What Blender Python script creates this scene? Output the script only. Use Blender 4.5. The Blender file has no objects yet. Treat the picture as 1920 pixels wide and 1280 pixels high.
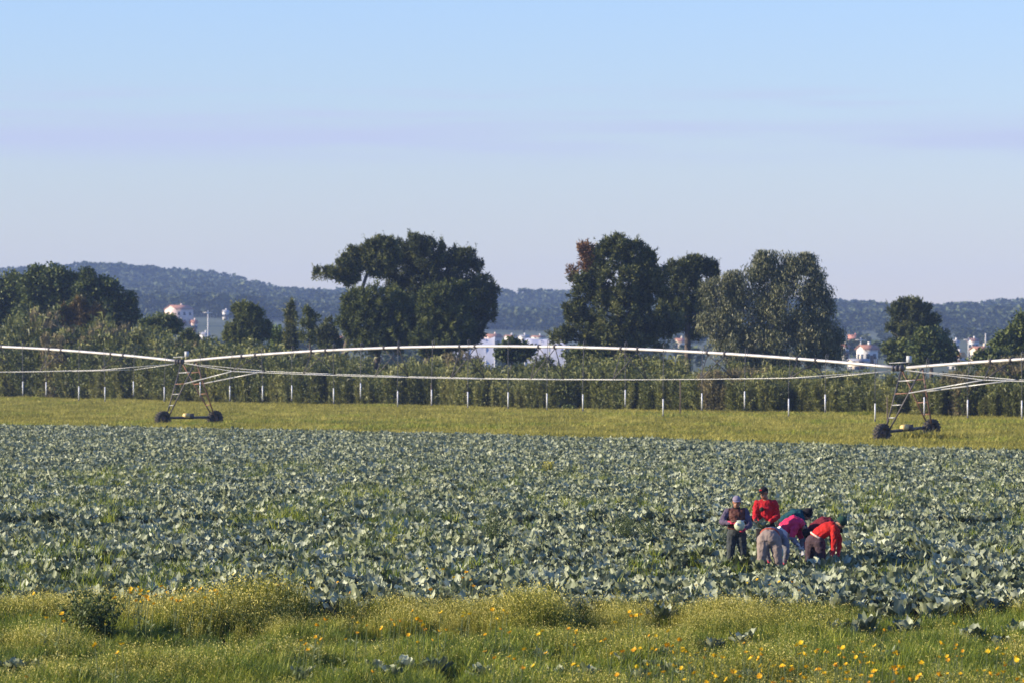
import bpy, math, random
import numpy as np
from mathutils import Vector, Matrix, Euler

random.seed(11)
rng = np.random.default_rng(11)
S = bpy.context.scene
COL = S.collection
R = math.radians

# ------------------------------------------------------------------ camera
F, H, CX, HY = 8000.0, 4.67, 960.0, 655.0        # focal length in px of the 1920 px picture, eye height, horizon row
cam = bpy.data.cameras.new('camera'); camo = bpy.data.objects.new('camera', cam); COL.objects.link(camo)
camo.location = (0, 0, H); camo.rotation_euler = (R(90), 0, 0)
cam.sensor_width = 36; cam.lens = 150; cam.shift_y = 20 / 1920.0
cam.clip_start = 1; cam.clip_end = 20000
cam.dof.use_dof = True; cam.dof.focus_distance = 89; cam.dof.aperture_fstop = 4.5
S.camera = camo

# ------------------------------------------------------------------ sky, sun, exposure
SUN_EL, SUN_AZ = R(20), R(-99)                   # azimuth from +Y, clockwise: sun on the left, a little behind the camera
W = bpy.data.worlds.new('World'); S.world = W; W.use_nodes = True
nt = W.node_tree; nt.nodes.clear()
sky = nt.nodes.new('ShaderNodeTexSky'); sky.sky_type = 'NISHITA'; sky.sun_disc = False
sky.sun_elevation = SUN_EL; sky.sun_rotation = SUN_AZ
sky.altitude = 0; sky.air_density = 1.5; sky.dust_density = 0.0; sky.ozone_density = 5.0
bg = nt.nodes.new('ShaderNodeBackground'); bg.inputs[1].default_value = 0.085
wo = nt.nodes.new('ShaderNodeOutputWorld')
tc = nt.nodes.new('ShaderNodeTexCoord'); sp = nt.nodes.new('ShaderNodeSeparateXYZ')
nt.links.new(tc.outputs['Generated'], sp.inputs[0])
def wmath(op, a, b=None, c=None):
    n = nt.nodes.new('ShaderNodeMath'); n.operation = op
    for i, v in enumerate((a, b, c)):
        if v is None: continue
        if isinstance(v, (int, float)): n.inputs[i].default_value = v
        else: nt.links.new(v, n.inputs[i])
    return n.outputs[0]
az = wmath('ARCTAN2', sp.outputs[0], sp.outputs[1]); el = sp.outputs[2]
def streaks(sx, sz, off, lo, hi, rough=0.55):
    cb = nt.nodes.new('ShaderNodeCombineXYZ')
    nt.links.new(wmath('MULTIPLY', az, sx), cb.inputs[0]); nt.links.new(wmath('MULTIPLY', el, sz), cb.inputs[1]); cb.inputs[2].default_value = off
    n = nt.nodes.new('ShaderNodeTexNoise'); n.inputs['Scale'].default_value = 1; n.inputs['Detail'].default_value = 6; n.inputs['Roughness'].default_value = rough
    nt.links.new(cb.outputs[0], n.inputs['Vector'])
    m = nt.nodes.new('ShaderNodeMapRange'); m.interpolation_type = 'SMOOTHSTEP'
    m.inputs[1].default_value = lo; m.inputs[2].default_value = hi
    nt.links.new(n.outputs['Fac'], m.inputs[0]); return m.outputs[0]
CLOUD_OFF, C2OFF = 5.1, 12.3
def band(center, width):
    d = wmath('DIVIDE', wmath('SUBTRACT', el, center), width)
    return wmath('POWER', 2.718, wmath('MULTIPLY', wmath('MULTIPLY', d, d), -1.0))
# two thin layers of streak cloud, each at its own height above the horizon all the way round
c1 = wmath('MULTIPLY', streaks(9, 130, CLOUD_OFF, 0.34, 0.62), band(0.0500, 0.0046))
c2 = wmath('MULTIPLY', streaks(14, 300, C2OFF, 0.42, 0.66), band(0.0575, 0.0040))
cl = wmath('MINIMUM', wmath('ADD', wmath('MULTIPLY', c1, 0.9), wmath('MULTIPLY', c2, 0.8)), 1.0)
tintn = nt.nodes.new('ShaderNodeMix'); tintn.data_type = 'RGBA'; tintn.blend_type = 'MULTIPLY'; tintn.inputs[0].default_value = 1
tintn.inputs[7].default_value = (0.86, 0.97, 1.60, 1)
nt.links.new(sky.outputs[0], tintn.inputs[6])
mixc = nt.nodes.new('ShaderNodeMix'); mixc.data_type = 'RGBA'
nt.links.new(cl, mixc.inputs[0]); nt.links.new(tintn.outputs[2], mixc.inputs[6]); mixc.inputs[7].default_value = (3.4, 3.8, 5.15, 1)
nt.links.new(mixc.outputs[2], bg.inputs[0]); nt.links.new(bg.outputs[0], wo.inputs[0])

sun = bpy.data.lights.new('sun', 'SUN'); suno = bpy.data.objects.new('sun', sun); COL.objects.link(suno)
sun.energy = 5.0; sun.angle = R(0.53); sun.color = (1.0, 0.865, 0.645)
sdir = Vector((math.sin(SUN_AZ) * math.cos(SUN_EL), math.cos(SUN_AZ) * math.cos(SUN_EL), math.sin(SUN_EL)))
suno.rotation_euler = sdir.to_track_quat('Z', 'Y').to_euler(); suno.location = (-40, 40, 60)

S.view_settings.view_transform = 'Standard'; S.view_settings.look = 'None'
S.view_settings.exposure = 0.97; S.view_settings.gamma = 1; S.view_settings.use_curve_mapping = False
S.render.engine = 'CYCLES'
cy = S.cycles
cy.max_bounces = 5; cy.diffuse_bounces = 2; cy.glossy_bounces = 1; cy.transmission_bounces = 2; cy.volume_bounces = 0; cy.transparent_max_bounces = 4
cy.use_denoising = True; cy.caustics_reflective = False; cy.caustics_refractive = False

# ------------------------------------------------------------------ helpers
def W3(px, py, Y): return np.array([(px - CX) / F * Y, Y, H - (py - HY) / F * Y])
def GX(px, Y): return (px - CX) / F * Y
def GY(py, z=0.0): return F * (H - z) / (py - HY)

def new_mat(name):
    m = bpy.data.materials.new(name); m.use_nodes = True
    t = m.node_tree; b = t.nodes['Principled BSDF']; return m, t, b

def mat_plain(name, col, rough=0.6, var=0.25, scale=6.0, metal=0.0, bump=0.0, spec=0.4, col2=None):
    m, t, b = new_mat(name)
    tc = t.nodes.new('ShaderNodeTexCoord'); n = t.nodes.new('ShaderNodeTexNoise')
    n.inputs['Scale'].default_value = scale; n.inputs['Detail'].default_value = 5
    t.links.new(tc.outputs['Object'], n.inputs['Vector'])
    r = t.nodes.new('ShaderNodeValToRGB')
    c2 = col2 or tuple(c * (1 - var) for c in col)
    r.color_ramp.elements[0].position = 0.3; r.color_ramp.elements[1].position = 0.7
    r.color_ramp.elements[0].color = (*c2, 1); r.color_ramp.elements[1].color = (*col, 1)
    t.links.new(n.outputs['Fac'], r.inputs['Fac']); t.links.new(r.outputs['Color'], b.inputs['Base Color'])
    b.inputs['Roughness'].default_value = rough; b.inputs['Metallic'].default_value = metal
    b.inputs['Specular IOR Level'].default_value = spec
    if bump:
        bp = t.nodes.new('ShaderNodeBump'); bp.inputs['Strength'].default_value = bump
        t.links.new(n.outputs['Fac'], bp.inputs['Height']); t.links.new(bp.outputs[0], b.inputs['Normal'])
    return m

def mat_leaf(name, cols, rough=0.6, transl=0.2, spec=0.25, rnd=0.35, big=0.0):
    """leaf colour from each leaf's own 'tint', varied from plant to plant"""
    m, t, b = new_mat(name)
    a = t.nodes.new('ShaderNodeAttribute'); a.attribute_name = 'tint'
    oi = t.nodes.new('ShaderNodeObjectInfo')
    mr = t.nodes.new('ShaderNodeMath'); mr.operation = 'MULTIPLY_ADD'; mr.inputs[1].default_value = rnd; mr.inputs[2].default_value = -rnd / 2
    t.links.new(oi.outputs['Random'], mr.inputs[0])
    ad = t.nodes.new('ShaderNodeMath'); ad.operation = 'ADD'
    t.links.new(a.outputs['Fac'], ad.inputs[0]); t.links.new(mr.outputs[0], ad.inputs[1])
    fac = ad.outputs[0]
    if big:
        g = t.nodes.new('ShaderNodeNewGeometry'); n = t.nodes.new('ShaderNodeTexNoise'); n.inputs['Scale'].default_value = big; n.inputs['Detail'].default_value = 4
        t.links.new(g.outputs['Position'], n.inputs['Vector'])
        m2 = t.nodes.new('ShaderNodeMath'); m2.operation = 'MULTIPLY_ADD'; m2.inputs[1].default_value = 1.3; m2.inputs[2].default_value = -0.65
        t.links.new(n.outputs['Fac'], m2.inputs[0])
        ad2 = t.nodes.new('ShaderNodeMath'); ad2.operation = 'ADD'; t.links.new(fac, ad2.inputs[0]); t.links.new(m2.outputs[0], ad2.inputs[1]); fac = ad2.outputs[0]
    r = t.nodes.new('ShaderNodeValToRGB'); el_ = r.color_ramp.elements
    while len(el_) < len(cols): el_.new(0.5)
    for i, c in enumerate(cols): el_[i].position = i / (len(cols) - 1); el_[i].color = (*c, 1)
    t.links.new(fac, r.inputs['Fac']); t.links.new(r.outputs['Color'], b.inputs['Base Color'])
    b.inputs['Roughness'].default_value = rough; b.inputs['Specular IOR Level'].default_value = spec
    if transl:
        tr = t.nodes.new('ShaderNodeBsdfTranslucent'); t.links.new(r.outputs['Color'], tr.inputs[0])
        mx = t.nodes.new('ShaderNodeMixShader'); mx.inputs[0].default_value = transl
        t.links.new(b.outputs[0], mx.inputs[1]); t.links.new(tr.outputs[0], mx.inputs[2])
        t.links.new(mx.outputs[0], t.nodes['Material Output'].inputs[0])
    return m

class MB:
    """collects geometry (numpy) for ONE mesh"""
    def __init__(s): s.v = []; s.f = []; s.t = []; s.n = 0
    def add(s, v, f, tint=None):
        v = np.asarray(v, float).reshape(-1, 3); f = np.asarray(f, np.int64)
        s.v.append(v); s.f.append(f + s.n)
        t = np.full(len(v), 0.5) if tint is None else (np.full(len(v), tint) if np.isscalar(tint) else np.asarray(tint))
        s.t.append(t); s.n += len(v)
    def tube(s, pts, rad, seg=8, tint=None, cap=True):
        pts = np.asarray(pts, float); n = len(pts); rad = np.broadcast_to(np.asarray(rad, float), (n,))
        tan = np.gradient(pts, axis=0); tan /= np.linalg.norm(tan, axis=1)[:, None] + 1e-9
        ref = np.array([0, 0, 1.0]) if abs(tan[0][2]) < .9 else np.array([1.0, 0, 0])
        V = []
        ang = np.arange(seg) / seg * 2 * math.pi
        for i in range(n):
            a = np.cross(tan[i], ref); a /= np.linalg.norm(a) + 1e-9; b = np.cross(tan[i], a)
            V.append(pts[i] + rad[i] * (np.cos(ang)[:, None] * a + np.sin(ang)[:, None] * b))
        V = np.concatenate(V); fs = []
        for i in range(n - 1):
            for k in range(seg):
                k2 = (k + 1) % seg
                fs.append((i * seg + k, i * seg + k2, (i + 1) * seg + k2, (i + 1) * seg + k))
        if cap:
            c0 = len(V); V = np.vstack([V, pts[0], pts[-1]])
            for k in range(seg):
                k2 = (k + 1) % seg
                fs.append((k2, k, c0, c0)); fs.append(((n - 1) * seg + k, (n - 1) * seg + k2, c0 + 1, c0 + 1))
        s.add(V, fs, tint)
    def box(s, c, size, rotz=0.0, tint=None, M=None):
        x, y, z = [k / 2 for k in size]
        v = np.array([(-x, -y, -z), (x, -y, -z), (x, y, -z), (-x, y, -z), (-x, -y, z), (x, -y, z), (x, y, z), (-x, y, z)], float)
        if rotz: ca, sa = math.cos(rotz), math.sin(rotz); v = v @ np.array([[ca, sa, 0], [-sa, ca, 0], [0, 0, 1]])
        if M is not None: v = v @ np.asarray(M).T
        s.add(v + np.asarray(c), [(0, 3, 2, 1), (4, 5, 6, 7), (0, 1, 5, 4), (1, 2, 6, 5), (2, 3, 7, 6), (3, 0, 4, 7)], tint)
    def mesh(s, name, mat, smooth=False):
        me = bpy.data.meshes.new(name)
        v = np.concatenate(s.v); f = np.concatenate(s.f); t = np.concatenate(s.t)
        tri = f[:, 2] == f[:, 3] if f.shape[1] == 4 else np.ones(len(f), bool)
        q = f[~tri]; tr = f[tri][:, :3]
        me.vertices.add(len(v)); me.vertices.foreach_set('co', v.ravel().astype(np.float32))
        loops = np.concatenate([q.ravel(), tr.ravel()]).astype(np.int32)
        me.loops.add(len(loops)); me.loops.foreach_set('vertex_index', loops)
        me.polygons.add(len(q) + len(tr))
        st = np.concatenate([np.arange(len(q)) * 4, len(q) * 4 + np.arange(len(tr)) * 3]).astype(np.int32)
        me.polygons.foreach_set('loop_start', st)
        if smooth: me.polygons.foreach_set('use_smooth', np.ones(len(q) + len(tr), bool))
        at = me.attributes.new('tint', 'FLOAT', 'POINT'); at.data.foreach_set('value', t.astype(np.float32))
        me.materials.append(mat); me.update(calc_edges=True)
        return me
    def build(s, name, mat, parent=None, smooth=False, loc=None):
        o = bpy.data.objects.new(name, s.mesh(name, mat, smooth)); COL.objects.link(o)
        if parent: o.parent = parent
        if loc is not None: o.location = loc
        return o

def tag(o, label, cat=None, group=None, kind=None):
    o['label'] = label
    if cat: o['category'] = cat
    if group: o['group'] = group
    if kind: o['kind'] = kind
    return o
def empty(name, loc, label, cat, group=None):
    o = bpy.data.objects.new(name, None); COL.objects.link(o); o.location = loc; o.empty_display_size = .2
    return tag(o, label, cat, group)
def struct(o): o['kind'] = 'structure'; return o

def leaves(mb, base, axis, L, Wd, tint, roll=None):
    """pointed diamond leaves: base points, unit axes, lengths, widths"""
    n = len(base); axis = axis / (np.linalg.norm(axis, axis=1)[:, None] + 1e-9)
    rnd = rng.normal(size=(n, 3)); w = np.cross(axis, rnd); w /= np.linalg.norm(w, axis=1)[:, None] + 1e-9
    L = np.broadcast_to(L, (n,))[:, None]; Wd = np.broadcast_to(Wd, (n,))[:, None]
    m = base + axis * L * .45
    v = np.stack([base, m + w * Wd / 2, base + axis * L, m - w * Wd / 2], 1).reshape(-1, 3)
    f = np.arange(n * 4).reshape(n, 4)
    mb.add(v, f, np.repeat(np.broadcast_to(tint, (n,)), 4))

def unit(n):
    d = rng.normal(size=(n, 3)); return d / np.linalg.norm(d, axis=1)[:, None]

# ---- instancing of uncountable stuff (grass, far cabbages, canes, far forest)
def scatter(name, pts, rot, scl, protos, label, cat=None, idx=None):
    pc = bpy.data.collections.new(name + '_kinds')
    for p in protos: pc.objects.link(p)
    me = bpy.data.meshes.new(name); n = len(pts)
    me.vertices.add(n); me.vertices.foreach_set('co', np.asarray(pts, np.float32).ravel())
    a = me.attributes.new('rot', 'FLOAT_VECTOR', 'POINT'); a.data.foreach_set('vector', np.asarray(rot, np.float32).ravel())
    scl = np.asarray(scl, np.float32)
    if scl.ndim == 1: scl = np.repeat(scl[:, None], 3, 1)
    a = me.attributes.new('scl', 'FLOAT_VECTOR', 'POINT'); a.data.foreach_set('vector', scl.ravel())
    a = me.attributes.new('idx', 'INT', 'POINT'); a.data.foreach_set('value', (rng.integers(0, len(protos), n) if idx is None else np.asarray(idx)).astype(np.int32))
    o = bpy.data.objects.new(name, me); COL.objects.link(o); tag(o, label, cat, kind='stuff')
    g = bpy.data.node_groups.new(name, 'GeometryNodeTree')
    g.interface.new_socket('Geometry', in_out='INPUT', socket_type='NodeSocketGeometry')
    g.interface.new_socket('Geometry', in_out='OUTPUT', socket_type='NodeSocketGeometry')
    gi = g.nodes.new('NodeGroupInput'); go = g.nodes.new('NodeGroupOutput')
    ip = g.nodes.new('GeometryNodeInstanceOnPoints'); ci = g.nodes.new('GeometryNodeCollectionInfo')
    ci.inputs['Collection'].default_value = pc; ci.inputs['Separate Children'].default_value = True; ci.inputs['Reset Children'].default_value = True
    ip.inputs['Pick Instance'].default_value = True
    def att(nm, ty):
        q = g.nodes.new('GeometryNodeInputNamedAttribute'); q.data_type = ty; q.inputs['Name'].default_value = nm; return q.outputs['Attribute']
    g.links.new(gi.outputs[0], ip.inputs['Points']); g.links.new(ci.outputs[0], ip.inputs['Instance'])
    g.links.new(att('idx', 'INT'), ip.inputs['Instance Index']); g.links.new(att('rot', 'FLOAT_VECTOR'), ip.inputs['Rotation'])
    g.links.new(att('scl', 'FLOAT_VECTOR'), ip.inputs['Scale']); g.links.new(ip.outputs[0], go.inputs[0])
    md = o.modifiers.new('scatter', 'NODES'); md.node_group = g
    return o
def proto(name, mb, mat, smooth=False): return bpy.data.objects.new(name, mb.mesh(name, mat, smooth))
def rotz_only(n, tilt=0.0):
    r = np.zeros((n, 3)); r[:, 2] = rng.uniform(0, 2 * math.pi, n)
    if tilt: r[:, :2] = rng.normal(0, tilt, (n, 2))
    return r
def vnoise(x, y, sc, seed=0):
    """smooth value noise 0..1"""
    x = np.asarray(x) / sc + seed * 17.3; y = np.asarray(y) / sc + seed * 9.1
    xi = np.floor(x).astype(int); yi = np.floor(y).astype(int); fx = x - xi; fy = y - yi
    fx = fx * fx * (3 - 2 * fx); fy = fy * fy * (3 - 2 * fy)
    def h(a, b):
        k = (a * 374761393 + b * 668265263 + seed * 1442695) & 0x7fffffff; k = ((k ^ (k >> 13)) * 1274126177) & 0x7fffffff
        return (k ^ (k >> 16)) % 10007 / 10007.0
    return (h(xi, yi) * (1 - fx) + h(xi + 1, yi) * fx) * (1 - fy) + (h(xi, yi + 1) * (1 - fx) + h(xi + 1, yi + 1) * fx) * fy

# ------------------------------------------------------------------ terrain
PXC = np.array([-600, 0, 200, 400, 560, 700, 960, 1100, 1400, 1600, 1760, 1920, 2520.])
RIDGE = np.array([520, 508, 493, 506, 532, 538, 550, 546, 563, 570, 578, 574, 565.])
P2300 = np.array([592, 592, 577, 582, 592, 597, 606, 606, 612, 607, 607, 607, 600.])
P1700 = np.array([606, 606, 600, 598, 608, 617, 630, 632, 637, 634, 632, 632, 630.])
def terrain(X, Y):
    X = np.asarray(X, float); Y = np.asarray(Y, float)
    px = CX + F * X / np.maximum(Y, 600)
    zr = H + (HY - np.interp(px, PXC, RIDGE)) / F * 3000 - 9
    z23 = H + (HY - np.interp(px, PXC, P2300)) / F * 2300
    z17 = H + (HY - np.interp(px, PXC, P1700)) / F * 1700
    z13 = np.full_like(px, 3.6)
    out = np.zeros_like(px)
    ks = [700, 1300, 1700, 2300, 3000, 3600, 4200]; zs = [np.zeros_like(px), z13, z17, z23, zr, zr * .75, zr * .45]
    for i in range(6):
        t = np.clip((Y - ks[i]) / (ks[i + 1] - ks[i]), 0, 1); sel = (Y >= ks[i])
        t = t * t * (3 - 2 * t) * .5 + t * .5
        out = np.where(sel, zs[i] + (zs[i + 1] - zs[i]) * t, out)
    rough = (vnoise(X, Y, 160, 3) - .5) * 9 + (vnoise(X, Y, 60, 4) - .5) * 3.5
    return out + rough * np.clip((Y - 1900) / 700, 0, 1)

M_ground = mat_plain('earth_and_scrub', (0.09, 0.10, 0.04), 0.9, scale=0.02, col2=(0.045, 0.06, 0.025))
aa = np.linspace(-.36, .36, 101); yy = np.concatenate([np.linspace(-50, 600, 14), np.linspace(650, 2000, 40), np.linspace(2030, 4200, 90)])
A, Yg = np.meshgrid(aa, yy); Xg = A * np.maximum(Yg, 600)
V = np.stack([Xg, Yg, terrain(Xg, Yg)], -1).reshape(-1, 3)
nc = len(aa); ii, jj = np.meshgrid(np.arange(len(yy) - 1), np.arange(nc - 1), indexing='ij'); k0 = (ii * nc + jj).ravel()
mb = MB(); mb.add(V, np.stack([k0, k0 + 1, k0 + nc + 1, k0 + nc], 1))
struct(mb.build('ground', M_ground, smooth=True))

# field edge and hedge line, running away to the left
EDX = np.array([-60, -30.7, -10.7, 0, 9, 18, 22.8, 40.]); EDY = np.array([292, 256, 238, 225, 211, 196, 190, 166.])
def edge(X): return np.interp(X, EDX, EDY)
def hedge_y(X): return 343 - 1.49 * np.asarray(X)
def sheet(name, xs, y0, y1, z, mat, ny=2):
    mb = MB(); n = len(xs); V = []
    for k in range(ny): V.append(np.stack([xs, y0 + (y1 - y0) * k / (ny - 1), np.full(n, z)], 1))
    V = np.concatenate(V); f = [(k * n + i, k * n + i + 1, (k + 1) * n + i + 1, (k + 1) * n + i) for k in range(ny - 1) for i in range(n - 1)]
    mb.add(V, f); return struct(mb.build(name, mat))
xs = np.linspace(-62, 42, 60)
M_soil = mat_plain('dark_field_soil', (0.032, 0.024, 0.015), 1.0, scale=3, bump=.6, spec=0.0, col2=(0.014, 0.011, 0.007))
sheet('field_soil', xs, np.full(60, 71.0), edge(xs) + 1.0, 0.006, M_soil)
M_strip = mat_plain('dry_grass_ground', (0.28, 0.24, 0.055), 0.95, scale=.4, col2=(0.15, 0.145, 0.035))
xs2 = np.linspace(-90, 70, 60)
sheet('grass_strip', xs2, edge(xs2) + 1.0, hedge_y(xs2) + 4, 0.01, M_strip)
M_verge = mat_plain('verge_earth', (0.030, 0.022, 0.008), 1.0, scale=1.5, spec=0.0, col2=(0.014, 0.011, 0.004))
sheet('verge', np.linspace(-25, 25, 8), np.full(8, 45.0), np.full(8, 71.5), 0.012, M_verge)

# ------------------------------------------------------------------ far hills: forest as one mass
M_forest = mat_leaf('far_forest_leaf', [(0.02, 0.036, 0.014), (0.055, 0.075, 0.03), (0.11, 0.125, 0.05)], .8, 0, rnd=.6)
def forest_proto(i, conical):
    mb = MB(); n = 90
    h = rng.uniform(.25, 1, n); prof = (1 - h) ** .55 * .34 + .05 if conical else np.sqrt(np.clip(1 - ((h - .6) / .42) ** 2, 0.02, 1)) * .38
    a = rng.uniform(0, 6.28, n); r = prof * rng.uniform(.4, 1.0, n)
    p = np.stack([r * np.cos(a), r * np.sin(a), h], 1)
    ax = np.stack([np.cos(a), np.sin(a), rng.uniform(-.2, .9, n)], 1)
    leaves(mb, p - ax * .07, ax, rng.uniform(.18, .34, n), rng.uniform(.14, .26, n), rng.uniform(.2, .8, n))
    mb.tube([(0, 0, -.1), (0, 0, .8)], [.03, .012], 4, .1)
    return proto('forest_tree', mb, M_forest)
fp = [forest_proto(i, i % 3 == 0) for i in range(6)]
N = 26000
Yf = rng.uniform(1950, 3250, N); Xf = rng.uniform(-.17, .17, N) * Yf
cl_ = vnoise(Xf, Yf, 110, 8) * .6 + vnoise(Xf, Yf, 45, 9) * .4
dens = np.clip((cl_ - .30) * 5, 0.08, 1) * np.clip((Yf - 1950) / 350, .15, 1)
keep = rng.random(N) < dens
Xf, Yf = Xf[keep], Yf[keep]
sc = rng.uniform(6, 11, len(Xf)) * (0.75 + .5 * vnoise(Xf, Yf, 70, 5))
scl = np.stack([sc * rng.uniform(.8, 1.3, len(sc)), sc, sc], 1); scl[:, 1] = scl[:, 0]
Np = 2600; Yp = rng.uniform(780, 1980, Np); Xp = rng.uniform(-.16, .16, Np) * Yp; kp = vnoise(Xp, Yp / 4, 26, 61) > .66; Xp, Yp = Xp[kp], Yp[kp]; sp3 = rng.uniform(2.2, 5.5, len(Xp))
Xf, Yf = np.concatenate([Xf, Xp]), np.concatenate([Yf, Yp]); scl = np.concatenate([scl, np.stack([sp3*1.2, sp3*1.2, sp3], 1)])
scatter('hill_forest', np.stack([Xf, Yf, terrain(Xf, Yf) - .3], 1), rotz_only(len(Xf)), scl, fp, 'blue-grey hazy forest covering the distant hills', 'forest')

# ------------------------------------------------------------------ houses of the far village
M_white = mat_plain('white_render', (0.66, 0.62, 0.57), .8, .12, 1.0)
M_pink = mat_plain('pale_pink_render', (0.70, 0.52, 0.44), .8, .12, 1.0)
M_orange = mat_plain('orange_red_render', (0.46, 0.20, 0.14), .8, .12, 1.0)
M_cream = mat_plain('cream_render', (0.72, 0.60, 0.44), .8, .12, 1.0)
M_tile = mat_plain('red_roof_tile', (0.36, 0.17, 0.11), .8, .35, 2.0)
M_ochre = mat_plain('orange_roof_tile', (0.62, 0.30, 0.08), .8, .3, 2.0)
M_greyroof = mat_plain('grey_sheet_roof', (0.30, 0.30, 0.32), .6, .2, 1.0)
M_pane = mat_plain('dark_window_glass', (0.03, 0.035, 0.045), .15, .2, 1.0)
M_wood = mat_plain('brown_door_wood', (0.12, 0.06, 0.03), .7, .3, 3.0)
def house(label, px0, px1, ptop, Y, wall, roofm, roof_px=5, rot=0.5, storeys=1, flat=False, deep=0.8):
    cand = np.linspace(max(900, Y * .75), 2150, 180); want = storeys * 2.9 + .6      # stand it where the ground carries it
    clear = H - (ptop + roof_px - HY) / F * cand - terrain(GX((px0 + px1) / 2, cand), cand)
    Y = float(cand[np.argmin(np.abs(clear - want) + .0006 * np.abs(cand - Y))])
    x0, x1 = GX(px0, Y), GX(px1, Y); w = x1 - x0; cx = (x0 + x1) / 2
    ca, sa = abs(math.cos(rot)), abs(math.sin(rot)); Lw = w / (ca + deep * sa); D = Lw * deep
    zg = float(terrain(cx, Y)) - .3; zt = W3(0, ptop, Y)[2]; rh = roof_px / F * Y; ze = zt - (0 if flat else rh); hh = ze - zg
    o = empty('house', (cx, Y, zg), label, 'house'); o.rotation_euler.z = rot
    mb = MB(); mb.box((0, 0, hh / 2), (Lw, D, hh))
    if not flat:                                           # gable ends close the roof
        v = [(-Lw/2, -D/2, hh), (-Lw/2, D/2, hh), (-Lw/2, 0, hh + rh*.96), (Lw/2, -D/2, hh), (Lw/2, D/2, hh), (Lw/2, 0, hh + rh*.96)]
        mb.add(v, [(0, 1, 2, 2), (3, 5, 4, 4)])
    mb.build('wall', wall, o)
    mb = MB(); e = .35
    if flat:
        mb.box((0, 0, hh + .12), (Lw + .3, D + .3, .25))
    else:
        for s in (-1, 1):
            t = .14
            v = [(-Lw/2 - e, s*(D/2 + e), hh - e*rh/(D/2)), (Lw/2 + e, s*(D/2 + e), hh - e*rh/(D/2)), (Lw/2 + e, 0, hh + rh), (-Lw/2 - e, 0, hh + rh)]
            v += [(a, b, c + t) for a, b, c in v]
            mb.add(v, [(0, 1, 2, 3), (4, 5, 6, 7), (0, 1, 5, 4), (1, 2, 6, 5), (2, 3, 7, 6), (3, 0, 4, 7)])
    rf = mb.build('roof', roofm, o)
    mb = MB(); mb.box((Lw*.2, D*.1, hh + (rh if not flat else 0) + .3), (.5, .5, 1.0)); mb.build('chimney', wall, rf)
    nw = max(2, int(Lw / 2.6))
    for st in range(storeys):
        for i in range(nw):
            x = -Lw/2 + Lw * (i + .5) / nw; z = hh - 1.7 - st * 2.9
            mb = MB(); mb.box((x, -D/2 - .02, z), (1.0, .08, 1.2)); mb.build('window', M_pane, o)
    for i in (-1, 1):
        mb = MB(); mb.box((-Lw/2 - .02, i * D * .22, hh - 1.7), (.08, .9, 1.1)); mb.build('window', M_pane, o)
    mb = MB(); mb.box((Lw*.05, -D/2 - .03, 1.3), (1.1, .1, 2.1)); mb.build('door', M_wood, o)
    return o
house('pink house with red roof on the left hillside', 309, 362, 568, 1700, M_pink, M_tile, 7, .75, 2)
house('small white house just below the pink hillside house', 331, 346, 596, 1650, M_white, M_tile, 4, .5)
house('small pale house right of the white one below the hillside', 358, 370, 596, 1640, M_pink, M_tile, 4, .4)
house('low white building at the foot of the pale concrete pole', 374, 393, 619, 1350, M_white, M_greyroof, 3, .4)
house('narrow white house right of the pale concrete pole', 417, 429, 577, 1750, M_white, M_greyroof, 3, .5)
house('white house beside the small bright red roof, left of the big pines', 497, 510, 574, 1800, M_white, M_greyroof, 3, .6)
house('pink house with bright red roof, left of the big pines', 510, 529, 572, 1790, M_pink, M_tile, 6, .3)
house('cream house half hidden under the leaning pine', 629, 651, 626, 1250, M_cream, M_tile, 4, .5)
house('reddish low house right of the big pine clump', 908, 941, 622, 1600, M_pink, M_tile, 5, .4)
house('first white house of the far row between the pines', 946, 968, 624, 1750, M_white, M_tile, 2, .4)
house('second white house of the far row between the pines', 972, 992, 624, 1760, M_white, M_greyroof, 2, .5)
house('third white house of the far row between the pines', 996, 1022, 625, 1740, M_white, M_tile, 2, .3)
house('orange lit house seen through the gap beside the pine trunk', 1264, 1288, 630, 1200, M_cream, M_tile, 5, .5)
house('orange red flat house right of the eucalyptus', 1590, 1613, 624, 1500, M_orange, M_orange, 2, .4, 1, True)
house('large white house with gabled roof right of the eucalyptus', 1606, 1646, 642, 1150, M_white, M_tile, 7, .55, 1)
house('grey roofed shed below the large white house', 1590, 1628, 668, 1050, M_cream, M_greyroof, 3, .3)
house('small white house at the eucalyptus edge', 1578, 1592, 641, 1180, M_white, M_tile, 3, .5)
house('pale house just right of the small pine', 1770, 1789, 645, 1150, M_white, M_tile, 4, .4)
house('house with orange roof right of the small pine', 1784, 1808, 656, 1080, M_white, M_ochre, 6, .3)
house('low white wall-like building above the right pipe', 1777, 1815, 671, 1000, M_white, M_greyroof, 2, .15, 1, True, .4)
house('white house with red roof near the right pole', 1815, 1835, 630, 1400, M_white, M_tile, 4, .5)
house('long pale house below the right pole', 1820, 1862, 645, 1250, M_cream, M_tile, 5, .35)
house('small white house behind the orange roof', 1786, 1798, 633, 1450, M_white, M_greyroof, 3, .5)
house('white house at the right edge of the village', 1868, 1892, 640, 1320, M_white, M_tile, 4, .4)

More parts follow.
